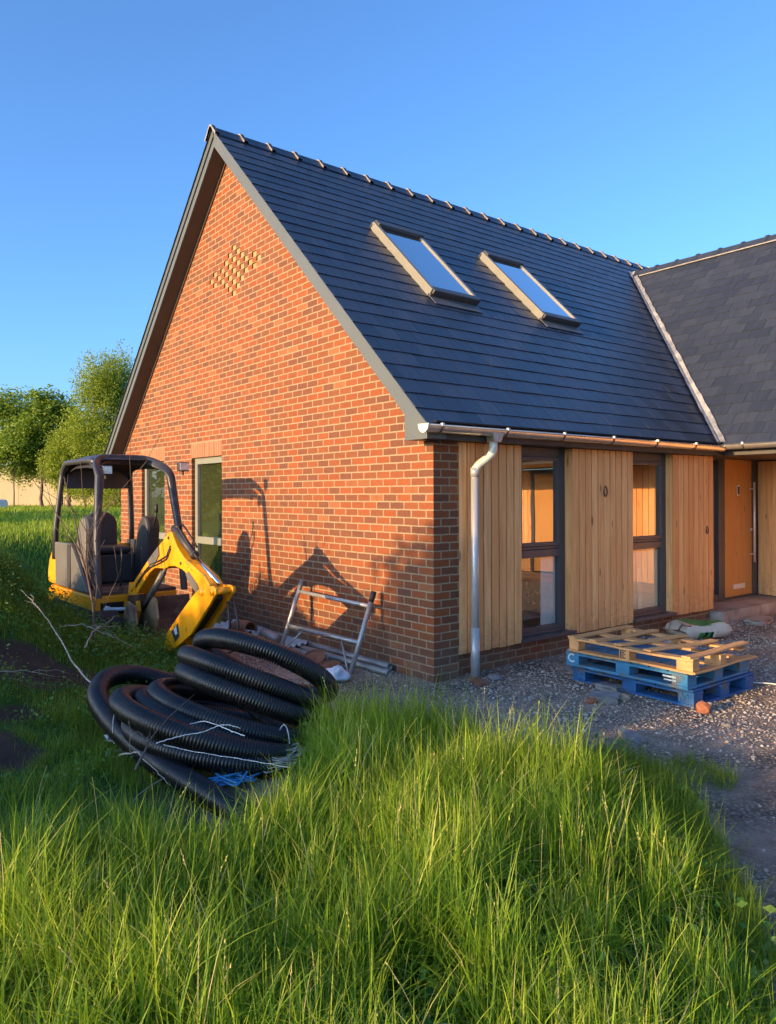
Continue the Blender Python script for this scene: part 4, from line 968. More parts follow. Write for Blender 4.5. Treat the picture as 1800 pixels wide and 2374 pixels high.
corrugated(-.50, -.06, 1.95, 2.95, .05, 'corrugated_sheet', 'grey corrugated metal sheet lying between trestle and clay tile', .10)
corrugated(-.55, -.04, 2.98, 3.75, .05, 'corrugated_sheet', 'grey corrugated metal sheet lying beneath the digger arm', .08)
b = MB(); rings = []
for t in np.linspace(0, 1, 12):
    c = Vector((-.42, 3.05 - .36 * t, .13 + .03 * t)); rr = .085 + .012 * math.sin(t * 3)
    rings.append([c + Vector((rr * math.cos(a), .02 * math.sin(a), rr * math.sin(a))) for a in np.linspace(-.3, math.pi + .3, 14)])
b.sweep(None, rings); o = b.build('clay_ridge_tile', M['clay'], None, True); o.modifiers.new('s', 'SOLIDIFY').thickness = .014
tag(o, 'brown half round clay tile lying on the corrugated sheets', 'roof tile')
b = MB(); b.tube([(-.34, 2.52, .13), (-.36, 2.18, .12)], .05, 14); b.tube([(-.335, 2.60, .135), (-.34, 2.52, .13)], lambda i: .03 if i == 0 else .05, 14); tag(b.build('metal_canister', M['pole'], None, True), 'grey metal canister lying behind the top hose loop', 'canister')
def drum(cx, cy, cz, rr, h, tilt, label):
    b = MB(); n = 22; ax = Vector((math.sin(tilt) * -.8, -math.sin(tilt) * .6, math.cos(tilt))); x = ax.cross(Vector((0, 1, 0))).normalized(); y = ax.cross(x); c = Vector((cx, cy, cz))
    ring = lambda k, q: [c + ax * k + (x * math.cos(2 * math.pi * j / n) + y * math.sin(2 * math.pi * j / n)) * q for j in range(n)]
    b.sweep(None, [ring(0, .01), ring(0, rr), ring(h, rr), ring(h, rr * .9), ring(h * .7, rr * .88), ring(h * .7, .01)], True)
    tag(b.build('rusty_lid', M['clay'], None), label, 'metal lid', 'rusty lids on the gravel')
drum(-.47, 1.26, .05, .115, .05, .55, 'rust red round lid tilted up against the trestle foot')
drum(-.46, 1.00, .02, .10, .045, .12, 'rust red round lid lying flat beside the trestle leg')
b = MB()
V, F = [], []
for i in range(13):
    th = math.pi * i / 12
    for j in range(18):
        ph = 2 * math.pi * j / 18; q = .085 * (1 + .22 * math.sin(3 * ph + 2 * th) + .15 * math.sin(5 * th + ph)); V.append((-.66 + q * 1.1 * math.sin(th) * math.cos(ph), .60 + q * 1.3 * math.sin(th) * math.sin(ph), .055 + q * .8 * math.cos(th)))
for i in range(12):
    for j in range(18): F.append((i * 18 + j, i * 18 + (j + 1) % 18, (i + 1) * 18 + (j + 1) % 18, (i + 1) * 18 + j))
b.mesh(V, F); tag(b.build('crumpled_bag', M['white_cloth'], None, True), 'crumpled white plastic bag on the gravel behind the hose coil', 'plastic bag')

# ------------------------------------------------------------------ pallets
def glyph(parent, strokes, origin, ux, uz, s, th, mat, name, nrm):
    b = MB(); ux, uz, n = Vector(ux), Vector(uz), Vector(nrm)
    for st in strokes:
        for (a, c) in zip(st[:-1], st[1:]):
            pa = Vector(origin) + ux * a[0] * s + uz * a[1] * s; pc = Vector(origin) + ux * c[0] * s + uz * c[1] * s
            b.bar(pa, pc, th, .002, n)
    return b.build(name, mat, parent)
def pallet(name, x0, x1, y0, y1, z0, h, mat, label, cat='pallet', solid=True):
    """long sides face -X / +X (y direction), ends face -Y"""
    o = thing(name, ((x0 + x1) / 2, (y0 + y1) / 2, z0), label, cat, 'pallets stacked in front of the house')
    bw = .145; hb = .078; th = .022; L = y1 - y0
    xs = [(x0, x0 + bw), ((x0 + x1) / 2 - bw / 2, (x0 + x1) / 2 + bw / 2), (x1 - bw, x1)]
    ys = [(y0, y0 + bw), ((y0 + y1) / 2 - .07, (y0 + y1) / 2 + .07), (y1 - bw, y1)]
    for ya, yb in ys:
        for xa, xb in xs:
            q = MB(); q.box(xa + .004, xb - .004, ya + .003, yb - .003, z0 + th, z0 + th + hb); q.build('block', mat, o, bevel=.004)
    for xa, xb in xs:
        q = MB(); q.box(xa, xb, y0, y1, z0, z0 + th); q.build('bottom_board', mat, o, bevel=.003)
        q = MB(); q.box(xa, xb, y0, y1, z0 + th + hb, z0 + 2 * th + hb - .002); q.build('stringer', mat, o, bevel=.003)
    for ya, yb in (ys[0], ys[2]):
        q = MB(); q.box(xs[0][1] + .002, xs[1][0] - .002, ya, yb, z0, z0 + th); q.build('end_board', mat, o, bevel=.003); q = MB(); q.box(xs[1][1] + .002, xs[2][0] - .002, ya, yb, z0, z0 + th); q.build('end_board', mat, o, bevel=.003)
    n = 7; pit = L / n
    for i in range(n):
        q = MB(); q.box(x0, x1, y0 + i * pit + .008, y0 + (i + 1) * pit - .008, z0 + 2 * th + hb, z0 + 3 * th + hb - .002); q.build('deck_board', mat, o, bevel=.003)
    return o
pa = pallet('blue_pallet', 1.04, 2.03, -1.925, -.735, .0, .145, M['blue_dark'], 'deep blue wooden pallet at the bottom of the stack on gravel')
pb = pallet('blue_pallet', .99, 1.97, -1.90, -.70, .147, .145, M['blue_light'], 'faded light blue pallet in the middle of the stack')
CST = [[(.9, .85), (.6, 1), (.2, .85), (0, .5), (.2, .15), (.6, 0), (.95, .15)]]
glyph(pb, CST, (.986, -.735, .185), (0, -1, 0), (0, 0, 1), .07, .014, M['paint_white'], 'stencil_letter', (-1, 0, 0))
for k, zz in ((0, .222), (1, .196)):
    q = MB(); yy = -1.80
    for i in range(9):
        ww = random.uniform(.006, .013); q.box(.9855, .9885, yy, yy + ww, zz, zz + .016 - .004 * k); yy += ww + .004
        if k and i > 6: break
    q.build('stencil_text', M['paint_white'], pb)
ARS = [[(.1, 0), (.1, .55), (.5, 1), (.9, .55), (.9, 0)], [(.1, .3), (.9, .3)]]
glyph(pa, ARS, (1.036, -.80, .03), (0, -1, 0), (0, 0, 1), .085, .009, M['blue_light'], 'stencil_mark', (-1, 0, 0))
glyph(pa, [[(0, 0), (.2, .9), (.45, .2), (.7, 1), (1, .4)], [(.1, .4), (.9, .7)]], (1.036, -1.80, .04), (0, -1, 0), (0, 0, 1), .08, .008, M['blue_light'], 'stencil_mark', (-1, 0, 0))
# broken pine pallet on top
pw = thing('pine_pallet', (1.45, -1.35, .29), 'bare pine pallet with broken sagging slats on top of the blue ones', 'pallet', 'pallets stacked in front of the house')
z0 = .288; X0, X1, Y0, Y1 = .955, 1.86, -1.965, -.76
def pboard(nm, a, c, w_, t_, sag=0, n=8):
    a, c = Vector(a), Vector(c); d = (c - a); sd = d.cross(Vector((0, 0, 1))).normalized(); V, F = [], []
    rr = random.random()
    for i in range(n + 1):
        t = i / n; p = a + d * t + Vector((0, 0, -sag * math.sin(math.pi * t) + .004 * math.sin(7 * t + rr * 6)))
        for sg, zz in ((-1, 0), (1, 0), (1, t_), (-1, t_)): V.append(p + sd * sg * w_ / 2 + Vector((0, 0, zz)))
    for i in range(n):
        for j in range(4): F.append((i * 4 + j, i * 4 + (j + 1) % 4, i * 4 + 4 + (j + 1) % 4, i * 4 + 4 + j))
    F += [(3, 2, 1, 0), (n * 4, n * 4 + 1, n * 4 + 2, n * 4 + 3)]
    b = MB(); b.mesh(V, F, rr); return b.build(nm, M['pine'], pw, bevel=.002)
for xx in (X0 + .05, (X0 + X1) / 2, X1 - .05):
    pboard('bottom_board', (xx, Y0, z0), (xx, Y1, z0), .10, .017)
for yy in (Y0 + .07, (Y0 + Y1) / 2 + .02, Y1 - .06):
    for xx in ((X0 + .05, X1 - .06) if yy > Y0 + .2 else (X0 + .05, (X0 + X1) / 2 + .02)):
        q = MB(); q.box(xx - .05, xx + .05, yy - .07 if yy < Y0 + .2 else yy - .05, yy + .07 if yy < Y0 + .2 else yy + .05, z0 + .018, z0 + .098); q.build('block', M['pine'], pw, bevel=.003)
pboard('stringer', (X0 + .05, Y0, z0 + .099), (X0 + .05, Y1, z0 + .099), .095, .018, .004)
pboard('stringer', ((X0 + X1) / 2, Y0 + .25, z0 + .098), ((X0 + X1) / 2 - .02, Y1, z0 + .099), .09, .018, .012)
pboard('stringer', (X1 - .06, Y0 + .02, z0 + .080), (X1 - .05, Y1, z0 + .099), .09, .018, .01)
for (ya, yb, zz, za) in ((Y1 - .03, Y1 - .02, .118, .118), (Y1 - .26, Y1 - .30, .117, .112), (Y1 - .52, Y1 - .60, .118, .104), (Y1 - .80, Y1 - .88, .118, .100), (Y0 + .06, Y0 + .05, .118, .128)):
    pboard('deck_slat', (X0 - .0, ya, z0 + zz), (X1 + .02, yb, z0 + za), .078, .017, random.uniform(.0, .012))
pboard('bottom_board', (X0 + .01, Y0 + .03, z0 - .001), (X1 + .10, Y0 + .02, z0 + .004), .085, .016)
EST = [[(0, 0), (0, 1)], [(0, 1), (.85, 1)], [(0, .5), (.8, .5)], [(0, 0), (.85, 0)], [(0, .75), (.6, .75)], [(.0, .25), (.55, .25)]]
glyph(pw, EST, (X0 - .0015, (Y0 + Y1) / 2 + .055, z0 + .028), (0, -1, 0), (0, 0, 1), .062, .008, M['stencil_dark'], 'stencil_letter', (-1, 0, 0))

# cement bag, small box, stones
b = MB(); V, F = [], []; nu, nv = 16, 12
def bagp(u, v, top):
    x_ = (u - .5) * .66; y_ = (v - .5) * .46; e = (1 - abs(2 * u - 1) ** 9) * (1 - abs(2 * v - 1) ** 7)
    z_ = .085 + (.085 if top else -.085) * max(e, 0) ** .45 + (.018 * math.sin(7 * u + 2) * math.sin(5 * v) if top else 0)
    c_, s_ = math.cos(-.35), math.sin(-.35); return (3.86 + x_ * c_ - y_ * s_, -.37 + x_ * s_ + y_ * c_, z_ + .02)
for top in (True, False):
    base = len(b.V)
    V = [bagp(i / nu, j / nv, top) for i in range(nu + 1) for j in range(nv + 1)]
    for i in range(nu):
        for j in range(nv):
            pat = (top and 3 < i < 15 and 1 + math.sin(i * .7) < j < 11) or (not top and j < 5 and 3 < i < 9)
            f = [i * (nv + 1) + j, i * (nv + 1) + j + 1, (i + 1) * (nv + 1) + j + 1, (i + 1) * (nv + 1) + j]
            b.V += []; b.mesh([V[q] for q in f], [(0, 1, 2, 3)], .5, 1 if pat else 0)
bo = b.build('cement_bag', [M['bag_cream'], M['bag_green']], None, True); tag(bo, 'plump green and cream paper bag lying against the brick plinth', 'bag')
bm = bmesh.new(); bm.from_mesh(bo.data); bmesh.ops.remove_doubles(bm, verts=bm.verts, dist=.0005); bm.to_mesh(bo.data); bm.free()
b = MB(); b.box(2.42, 2.72, -1.02, -.80, .0, .16); b.box(2.40, 2.74, -1.04, -.78, .16, .185); tag(b.build('pale_box', M['bag_cream'], None, bevel=.006), 'pale cream box on the ground behind the pallet stack', 'box')
def rock(name, x_, y_, rx, ry, rz, mat, label, cat='stone', group=None, flat=False, seed=0):
    rg = np.random.default_rng(seed); bm = bmesh.new()
    if flat: bmesh.ops.create_cube(bm, size=1.6)
    else: bmesh.ops.create_icosphere(bm, subdivisions=2, radius=1)
    if flat: bmesh.ops.subdivide_edges(bm, edges=bm.edges, cuts=2, use_grid_fill=True)
    for v in bm.verts:
        k = 1 + rg.uniform(-.13, .13); v.co = Vector((v.co.x * rx * k, v.co.y * ry * k, v.co.z * rz * (1 + rg.uniform(-.15, .15))))
    a = rg.uniform(0, 6.28); bmesh.ops.rotate(bm, verts=bm.verts, matrix=Matrix.Rotation(a, 3, 'Z') @ Matrix.Rotation(rg.uniform(-.15, .15), 3, 'X'))
    me = bpy.data.meshes.new(name); bm.to_mesh(me); bm.free(); me.materials.append(mat)
    o = bpy.data.objects.new(name, me); COL.objects.link(o); o.location = (x_, y_, float(gz(x_, y_)) + rz * .55); return tag(o, label, cat, group)
rock('stone', 1.03, -1.16, .13, .10, .035, M['stone'], 'flat grey slab on the gravel left of the blue pallets', flat=True, seed=1)
rock('stone', 1.10, -1.28, .055, .05, .035, M['stone_warm'], 'small buff stone on the grey slab near the pallets', seed=2) if False else None
rock('stone', .66, -1.36, .14, .10, .04, M['stone'], 'grey slab of rubble lying between grass and pallets', flat=True, seed=3)
rock('stone', .80, -1.42, .07, .05, .04, M['stone_warm'], 'buff stone lying beside the grey rubble slab', seed=4)
rock('broken_brick', .53, -1.33, .055, .045, .035, M['brick_bit'], 'broken red brick piece left of the grey rubble slab', 'brick', seed=5)
rock('broken_brick', 1.0, -2.03, .06, .055, .055, M['brick_bit'], 'rough orange brick lump against the near corner of the bottom pallet', 'brick', seed=6)
rock('stone', -.02, -2.06, .13, .07, .03, M['stone'], 'grey stone half buried at the edge of the grass', flat=True, seed=7)
rock('broken_brick', .30, -.28, .12, .05, .03, M['clay'], 'brown brick scrap at the foot of the downpipe', 'brick', flat=True, seed=8)
rock('stone', .52, -.26, .09, .06, .03, M['stone'], 'grey stone beside the foot of the downpipe', seed=9)
rock('broken_brick', 1.6, -.30, .10, .06, .05, M['rust'], 'dark rusty lump by the brick plinth left of the pallets', 'rubble', seed=10)
rock('stone', 1.45, -.48, .22, .12, .02, M['stone'], 'flat dark slate piece on the gravel before the plinth', flat=True, seed=11)
for i, (xx, yy, a_, c_, lb) in enumerate([(5.45, -.34, .30, .14, 'long grey paving piece leaning below the porch step'), (6.05, -.45, .26, .16, 'broken grey paving slab at the middle of the porch step'), (6.6, -.40, .22, .15, 'grey paving slab at the far end of the porch step')]):
    rock('paving_slab', xx, yy, a_, c_, .045, M['concrete'], lb, 'paving slab', 'slabs below the porch step', flat=True, seed=20 + i)
strand('white_cable', [(2.05, -1.75, .02), (2.2, -2.0, .03), (2.25, -2.3, .015), (2.3, -2.7, .02), (2.6, -3.1, .02)], .006, M['twine'], 'thin white cable lying on the gravel right of the pallets', 'cable')

# gravel: one sheet of loose stones
def gravel_stones(n):
    ico = bmesh.new(); bmesh.ops.create_icosphere(ico, subdivisions=1, radius=1); bv = np.array([v.co[:] for v in ico.verts]); bf = np.array([[v.index for v in f.verts] for f in ico.faces]); ico.free()
    x_ = RNG.uniform(-1.5, 6.9, n * 4); y_ = RNG.uniform(-4.6, 3.2, n * 4)
    l_ = (x_ + 4.57) * .785 - (y_ + 5.12) * .62
    ok = ~((x_ > -.02) & (y_ > .06)) & (l_ > -1.55) & ~inside(TALL, x_, y_)
    dens = np.clip(sstep(y_ + .5 * x_ + vnoise(x_ * 2, y_ * 2, 5) * .6, -2.7, -1.7) + .05, 0, 1) * (.35 + .65 * sstep(vnoise(x_ * 1.4, y_ * 1.4, 21), .3, .6))
    dist = (x_ + 4.57) * .62 + (y_ + 5.12) * .785
    ok &= RNG.random(n * 4) < dens * np.clip(8.5 / dist, 0, 1) ** 1.5
    x_, y_ = x_[ok][:n], y_[ok][:n]; m = len(x_)
    s = np.clip(RNG.lognormal(math.log(.0056), .45, m), .003, .024)
    sc = np.c_[s * RNG.uniform(.8, 1.5, m), s * RNG.uniform(.8, 1.4, m), s * RNG.uniform(.45, .9, m)]
    a = RNG.uniform(0, 6.28, m); c, q = np.cos(a), np.sin(a)
    v = bv[None] * (1 + RNG.uniform(-.25, .25, (m, len(bv), 1))) * sc[:, None]
    V = np.stack([v[..., 0] * c[:, None] - v[..., 1] * q[:, None] + x_[:, None], v[..., 0] * q[:, None] + v[..., 1] * c[:, None] + y_[:, None], v[..., 2] + (gz(x_, y_) + s * .25)[:, None]], -1)
    F = bf[None] + (np.arange(m) * len(bv))[:, None, None]
    o = fastmesh('gravel', V.reshape(-1, 3), F.reshape(-1, 3), np.repeat(RNG.random(m), len(bf)), M['pebble'], 3)
    tag(o, 'loose grey gravel and chippings in front of the house', 'gravel', kind='stuff')
gravel_stones(42000)

# ------------------------------------------------------------------ grass
def blades(x, y, length, width, lean, rnd, seg=4, z=None):
    m = len(x); z = gz(x, y) if z is None else z
    az = RNG.uniform(0, 2 * np.pi, m); dx, dy = np.cos(az), np.sin(az)
    wa = az + np.pi / 2 + RNG.uniform(-.6, .6, m); wx, wy = np.cos(wa), np.sin(wa)
    V = np.zeros((m, 2 * seg + 1, 3))
    for k in range(seg + 1):
        t = k / seg; bend = lean * t ** 2.0
        px = x + dx * length * bend; py = y + dy * length * bend; pz = z - .01 + length * t * np.sqrt(np.clip(1 - .55 * np.minimum(lean, 1.2) ** 2 * t, .12, 1)) - length * np.maximum(lean - .85, 0) * t ** 3 * .9
        if k == seg: V[:, 2 * seg] = np.c_[px, py, pz]
        else:
            hw = width * .5 * (1 - t ** 1.6 * .75)
            V[:, 2 * k] = np.c_[px - wx * hw, py - wy * hw, pz]; V[:, 2 * k + 1] = np.c_[px + wx * hw, py + wy * hw, pz]
    F = []
    for k in range(seg - 1): F.append([2 * k, 2 * k + 1, 2 * k + 3, 2 * k + 2])
    F.append([2 * seg - 2, 2 * seg - 1, 2 * seg, 2 * seg])
    F = np.array(F)
    # the tip is a triangle: store as quads with one doubled vertex removed by using tris only
    T = []
    for f in F:
        T.append([f[0], f[1], f[2]])
        if f[2] != f[3]: T.append([f[0], f[2], f[3]])
    T = np.array(T); Fa = T[None] + (np.arange(m) * (2 * seg + 1))[:, None, None]
    return V.reshape(-1, 3), Fa.reshape(-1, 3), np.repeat(rnd, len(T))
def pick(n, x0, x1, y0, y1, fn):
    xs, ys = [], []; tot = 0
    while tot < n:
        x = RNG.uniform(x0, x1, n * 2); y = RNG.uniform(y0, y1, n * 2); k = RNG.random(n * 2) < fn(x, y); xs.append(x[k]); ys.append(y[k]); tot += k.sum()
    return np.concatenate(xs)[:n], np.concatenate(ys)[:n]
def leaves_mesh(C, size, rnd, droop=.3, long=1.6, nrm=None):
    m = len(C); th = RNG.uniform(0, 2 * np.pi, m); ph = RNG.uniform(-.9, .5, m) if nrm is None else nrm
    a = np.c_[np.cos(th) * np.cos(ph), np.sin(th) * np.cos(ph), np.sin(ph)]
    bq = np.cross(a, RNG.normal(0, 1, (m, 3))); bq /= np.linalg.norm(bq, axis=1)[:, None] + 1e-9
    s = size[:, None]; V = np.stack([C, C + a * s * long * .5 + bq * s * .42, C + a * s * long, C + a * s * long * .5 - bq * s * .42], 1)
    return V.reshape(-1, 3), np.arange(m * 4).reshape(-1, 4), rnd
def tall_d(x, y):
    i = inside(TALL, x, y); e = edge_dist(TALL, x, y); tf = vnoise(x * 7, y * 7, 31) * .65 + .35 * vnoise(x * 2.2, y * 2.2, 32)
    return i * (.35 + .65 * sstep(e, 0, .18)) * (.08 + .92 * sstep(tf, .34, .58))
x, y = pick(64000, -5.5, -.6, -4.3, -.4, tall_d)
hum = np.exp(-(((x + 1.6) / .55) ** 2 + ((y + 1.0) / .6) ** 2))
cl = vnoise(x * 3.3, y * 3.3, 33)
L_ = (.12 + .17 * cl + .05 * hum) * np.clip(RNG.lognormal(-.05, .36, len(x)), .4, 2.1) * (.55 + .45 * sstep(edge_dist(TALL, x, y), 0, .3)) + .05
lean = np.clip(np.where(RNG.random(len(x)) < .22, RNG.normal(1.05, .3, len(x)), RNG.normal(.42, .28, len(x))), .03, 1.6)
rn = np.clip(.25 + .45 * vnoise(x * 2.1, y * 2.1, 35) + RNG.normal(0, .17, len(x)), 0, .9); rn = np.where(RNG.random(len(x)) < .05, RNG.uniform(.9, 1, len(x)), rn)
V, F, r_ = blades(x, y, L_, RNG.uniform(.0032, .0090, len(x)), lean, rn, 5)
tag(fastmesh('long_grass', V, F, r_, M['grass'], 3, True), 'tall bright green meadow grass in the foreground', 'grass', kind='stuff')
m_ = 210; xs_, ys_ = pick(m_, -5.5, -.6, -4.3, -.4, lambda a, b_: inside(TALL, a, b_) * sstep(edge_dist(TALL, a, b_), .05, .3))
bs_ = MB()
for k in range(m_):
    h_ = RNG.uniform(.30, .52); a_ = RNG.uniform(0, 6.28); le = RNG.uniform(.05, .45); z0_ = float(gz(xs_[k], ys_[k]))
    pp = [Vector((xs_[k] + math.cos(a_) * le * h_ * t * t, ys_[k] + math.sin(a_) * le * h_ * t * t, z0_ + h_ * t * (1 - .18 * le * t))) for t in (0, .3, .6, .85, 1.0)]
    c_ = RNG.uniform(.86, 1); bs_.tube(pp, .0011, 3, cap=False, r=c_)
    if k % 2:
        dd_ = (pp[-1] - pp[-2]).normalized()
        for j in range(7):
            q_ = pp[-1] - dd_ * .011 * j; sd_ = Vector(RNG.normal(0, 1, 3)).normalized() * .006
            bs_.face([q_, q_ + sd_ + dd_ * .006, q_ + dd_ * .016, q_ - sd_ * .3 + dd_ * .006], c_)
tag(bs_.build('grass_stalks', M['grass'], None), 'straw coloured seed stalks standing in the tall grass', 'grass stalks', kind='stuff')
m_ = 2600; x, y = pick(m_, -5.5, -.4, -4.3, -.4, lambda a, b_: (inside(TALL, a, b_) | inside(FRINGE, a, b_)) * sstep(vnoise(a * 2.7 + 9, b_ * 2.7, 81), .5, .7))
V, F, r_ = leaves_mesh(np.c_[x, y, gz(x, y) + RNG.uniform(.02, .16, m_)], RNG.uniform(.018, .042, m_), np.clip(RNG.normal(.55, .2, m_), 0, 1))
tag(fastmesh('broad_leaves', V, F, r_, M['weed'], 4), 'broad weed leaves low among the foreground grass', 'weeds', kind='stuff')
# shorter grass: fringe by the path, round the hose, and the small patch on the soil
def short_d(x, y):
    l = (x + 4.57) * .785 - (y + 5.12) * .62; d = (x + 4.57) * .62 + (y + 5.12) * .785
    a = (inside(FRINGE, x, y) | inside(PATCH, x, y)) * .95
    tf = vnoise(x * 5, y * 5, 41)
    b_ = sstep(-l, .7, 1.2) * (d < 7.9) * (.15 + .85 * sstep(tf, .35, .65)) * (x < -1.35) * .8
    return np.clip(np.maximum(a, b_ * (1 - .97 * bare(x, y))) * (~inside(TALL, x, y)), 0, 1)
x, y = pick(46000, -5.6, .1, -4.3, 3.4, short_d)
fr2 = inside(FRINGE, x, y)
L_ = np.where(fr2, .14, .11) * RNG.uniform(.5, 1.4, len(x)) * (.6 + .8 * vnoise(x * 3, y * 3, 43))
rn = np.clip(.15 + .4 * vnoise(x * 2, y * 2, 45) + RNG.normal(0, .12, len(x)), 0, .8)
V, F, r_ = blades(x, y, L_, RNG.uniform(.002, .0045, len(x)), np.clip(RNG.normal(.5, .28, len(x)), .05, 1.2), rn, 4)
tag(fastmesh('short_grass', V, F, r_, M['lawn'], 3, True), 'shorter green grass along the path edge and round the hose', 'grass', kind='stuff')
# lawn beyond the mound
def lawn_d(x, y):
    l = (x + 4.57) * .785 - (y + 5.12) * .62; d = (x + 4.57) * .62 + (y + 5.12) * .785
    r = -l / d
    return (r > .22) * (r < .62) * (d > 7.3) * np.clip((11 / d) ** 1.4, 0, 1)
x, y = pick(42000, -12, 9, 1, 34, lawn_d)
d = np.hypot(x + 4.57, y + 5.12)
L_ = RNG.uniform(.06, .22, len(x)) * (.7 + .012 * d); rn = np.clip(.3 + .5 * vnoise(x * .7, y * .7, 51) + RNG.normal(0, .15, len(x)), 0, 1)
V, F, r_ = blades(x, y, L_, .0012 * d * RNG.uniform(.6, 1.1, len(x)), np.clip(RNG.normal(.4, .25, len(x)), .05, 1.1), rn, 3)
M['meadow'] = leaf_mat('meadow_blade', [(0, (.13, .25, .018)), (.6, (.27, .40, .03)), (1, (.46, .52, .08))], .5)
tag(fastmesh('lawn', V, F, r_, M['meadow'], 3, True), 'sunlit rough lawn beyond the mound running to the trees', 'grass', kind='stuff')

# leafy weeds on the mound
def weed_d(x, y):
    l = (x + 4.57) * .785 - (y + 5.12) * .62; d = (x + 4.57) * .62 + (y + 5.12) * .785
    tf = vnoise(x * 2.3 + 3, y * 2.3, 61) * .6 + vnoise(x * 6, y * 6, 62) * .4
    return sstep(-l, 1.45, 1.9) * (d > 4.0) * (d < 8.2) * sstep(tf + .25 * sstep(d, 6.0, 7.0) + .12 * sstep(-l, 1.5, 3.5), .42, .62) * (x < -1.5) * (1 - .7 * sstep(-y, .2, 1.2)) * (1 - .98 * bare(x, y))
x, y = pick(46000, -6.5, -1.4, -1.5, 4.4, weed_d)
hh = np.clip(RNG.beta(1.2, 1.8, len(x)) * (.10 + .22 * vnoise(x * 3, y * 3, 63)), 0, .4)
V, F, r_ = leaves_mesh(np.c_[x + RNG.normal(0, .02, len(x)), y + RNG.normal(0, .02, len(x)), gz(x, y) + hh], RNG.uniform(.010, .026, len(x)), np.clip(.2 + hh * 2 + RNG.normal(0, .15, len(x)), 0, 1))
tag(fastmesh('weeds', V, F, r_, M['weed'], 4), 'low leafy weeds covering the earth mound', 'weeds', kind='stuff')

# ------------------------------------------------------------------ dead sapling, branches
def sapling():
    b = MB(); rg = random.Random(3)
    base = Vector((-2.36, 2.07, float(gz(-2.36, 2.07)) - .1))
    def grow(p, d, L, r0, depth, up=.06):
        pts = [p]; q = p; dd = d.normalized(); n = 7
        for i in range(n):
            dd = (dd + Vector((rg.uniform(-.13, .13), rg.uniform(-.13, .13), up * rg.uniform(0, 1.2)))).normalized(); q = q + dd * L / n; pts.append(q)
        b.tube(pts, lambda i: max(.0022, r0 * (1 - .8 * i / n)), 6)
        if depth > 0:
            for k in range(rg.choice([2, 3, 3])):
                i = rg.randint(2, n - 1); a = rg.uniform(0, 6.28); o = Vector((math.cos(a) * .55, math.sin(a) * .55, rg.uniform(.25, .9)))
                grow(pts[i], dd * .6 + o, L * rg.uniform(.38, .62), r0 * .5, depth - 1, up)
    grow(base, Vector((0.02, 0, 1)), 1.75, .015, 2, .1)
    for k in range(7):
        a = k * .9 + .3; z_ = .35 + .15 * k
        grow(base + Vector((0, 0, z_)), Vector((math.cos(a) * .6, math.sin(a) * .6, .8)), rg.uniform(.45, .8), .0045, 1, .05)
    tag(b.build('bare_sapling', M['bark'], None, True), 'bare leafless sapling with thin brown twigs in front of the digger', 'sapling')
sapling()
def branch(pts, r0, label, twigs=4, seed=1, mat='bark_pale'):
    r0 *= .62
    rg = random.Random(seed); b = MB(); P = [Vector(p) for p in pts]; out = []
    for i in range(len(P) - 1):
        for t in np.linspace(0, 1, 5, endpoint=False): out.append(P[i].lerp(P[i + 1], t) + Vector((rg.uniform(-.006, .006), rg.uniform(-.006, .006), rg.uniform(-.006, .006))))
    out.append(P[-1]); n = len(out)
    b.tube(out, lambda i: r0 * (1 - .75 * i / n), 7)
    for k in range(twigs):
        i = rg.randint(2, n - 3); p = out[i]; d = (out[i + 1] - out[i]).normalized() + Vector((rg.uniform(-.9, .9), rg.uniform(-.9, .9), rg.uniform(.1, .8))); L = rg.uniform(.15, .45)
        q = [p + d.normalized() * L * t + Vector((0, 0, -.08 * t * t)) + Vector((rg.uniform(-.01, .01), rg.uniform(-.01, .01), rg.uniform(-.01, .01))) for t in np.linspace(0, 1, 6)]
        b.tube(q, lambda i: r0 * .45 * (1 - .12 * i), 5)
    tag(b.build('dead_branch', M[mat], None, True), label, 'branch', 'dead branches on the mound')
branch([(-2.75, .22, .20), (-2.82, .65, .30), (-2.86, 1.05, .42), (-2.85, 1.55, .58), (-2.88, 1.95, .72), (-2.95, 2.3, .86)], .014, 'long pale dead branch running down the mound to the hose', 3, 2)
branch([(-2.62, 1.5, .42), (-2.5, 1.7, .50), (-2.38, 1.85, .52), (-2.2, 1.9, .50)], .010, 'pale dry stick with twigs beneath the bare sapling', 3, 3)
branch([(-2.72, 1.9, .55), (-2.55, 1.85, .56), (-2.36, 1.75, .46), (-2.15, 1.6, .34)], .008, 'thin dry stick crossing under the bare sapling', 3, 4)
branch([(-3.05, -.62, .16), (-3.0, -.78, .22), (-2.98, -.95, .17), (-2.93, -1.1, .10)], .010, 'short pale stick in the grass left of the hose end', 2, 5)
branch([(-3.10, -1.02, .20), (-3.0, -.92, .28), (-2.94, -.82, .33)], .014, 'brown snapped stick poking from the grass beside the hose', 3, 6, 'bark')
branch([(-3.6, .9, .38), (-3.4, .95, .42), (-3.2, 1.0, .40), (-3.0, .95, .33)], .007, 'thin dry stem across the dark soil of the mound', 2, 7)

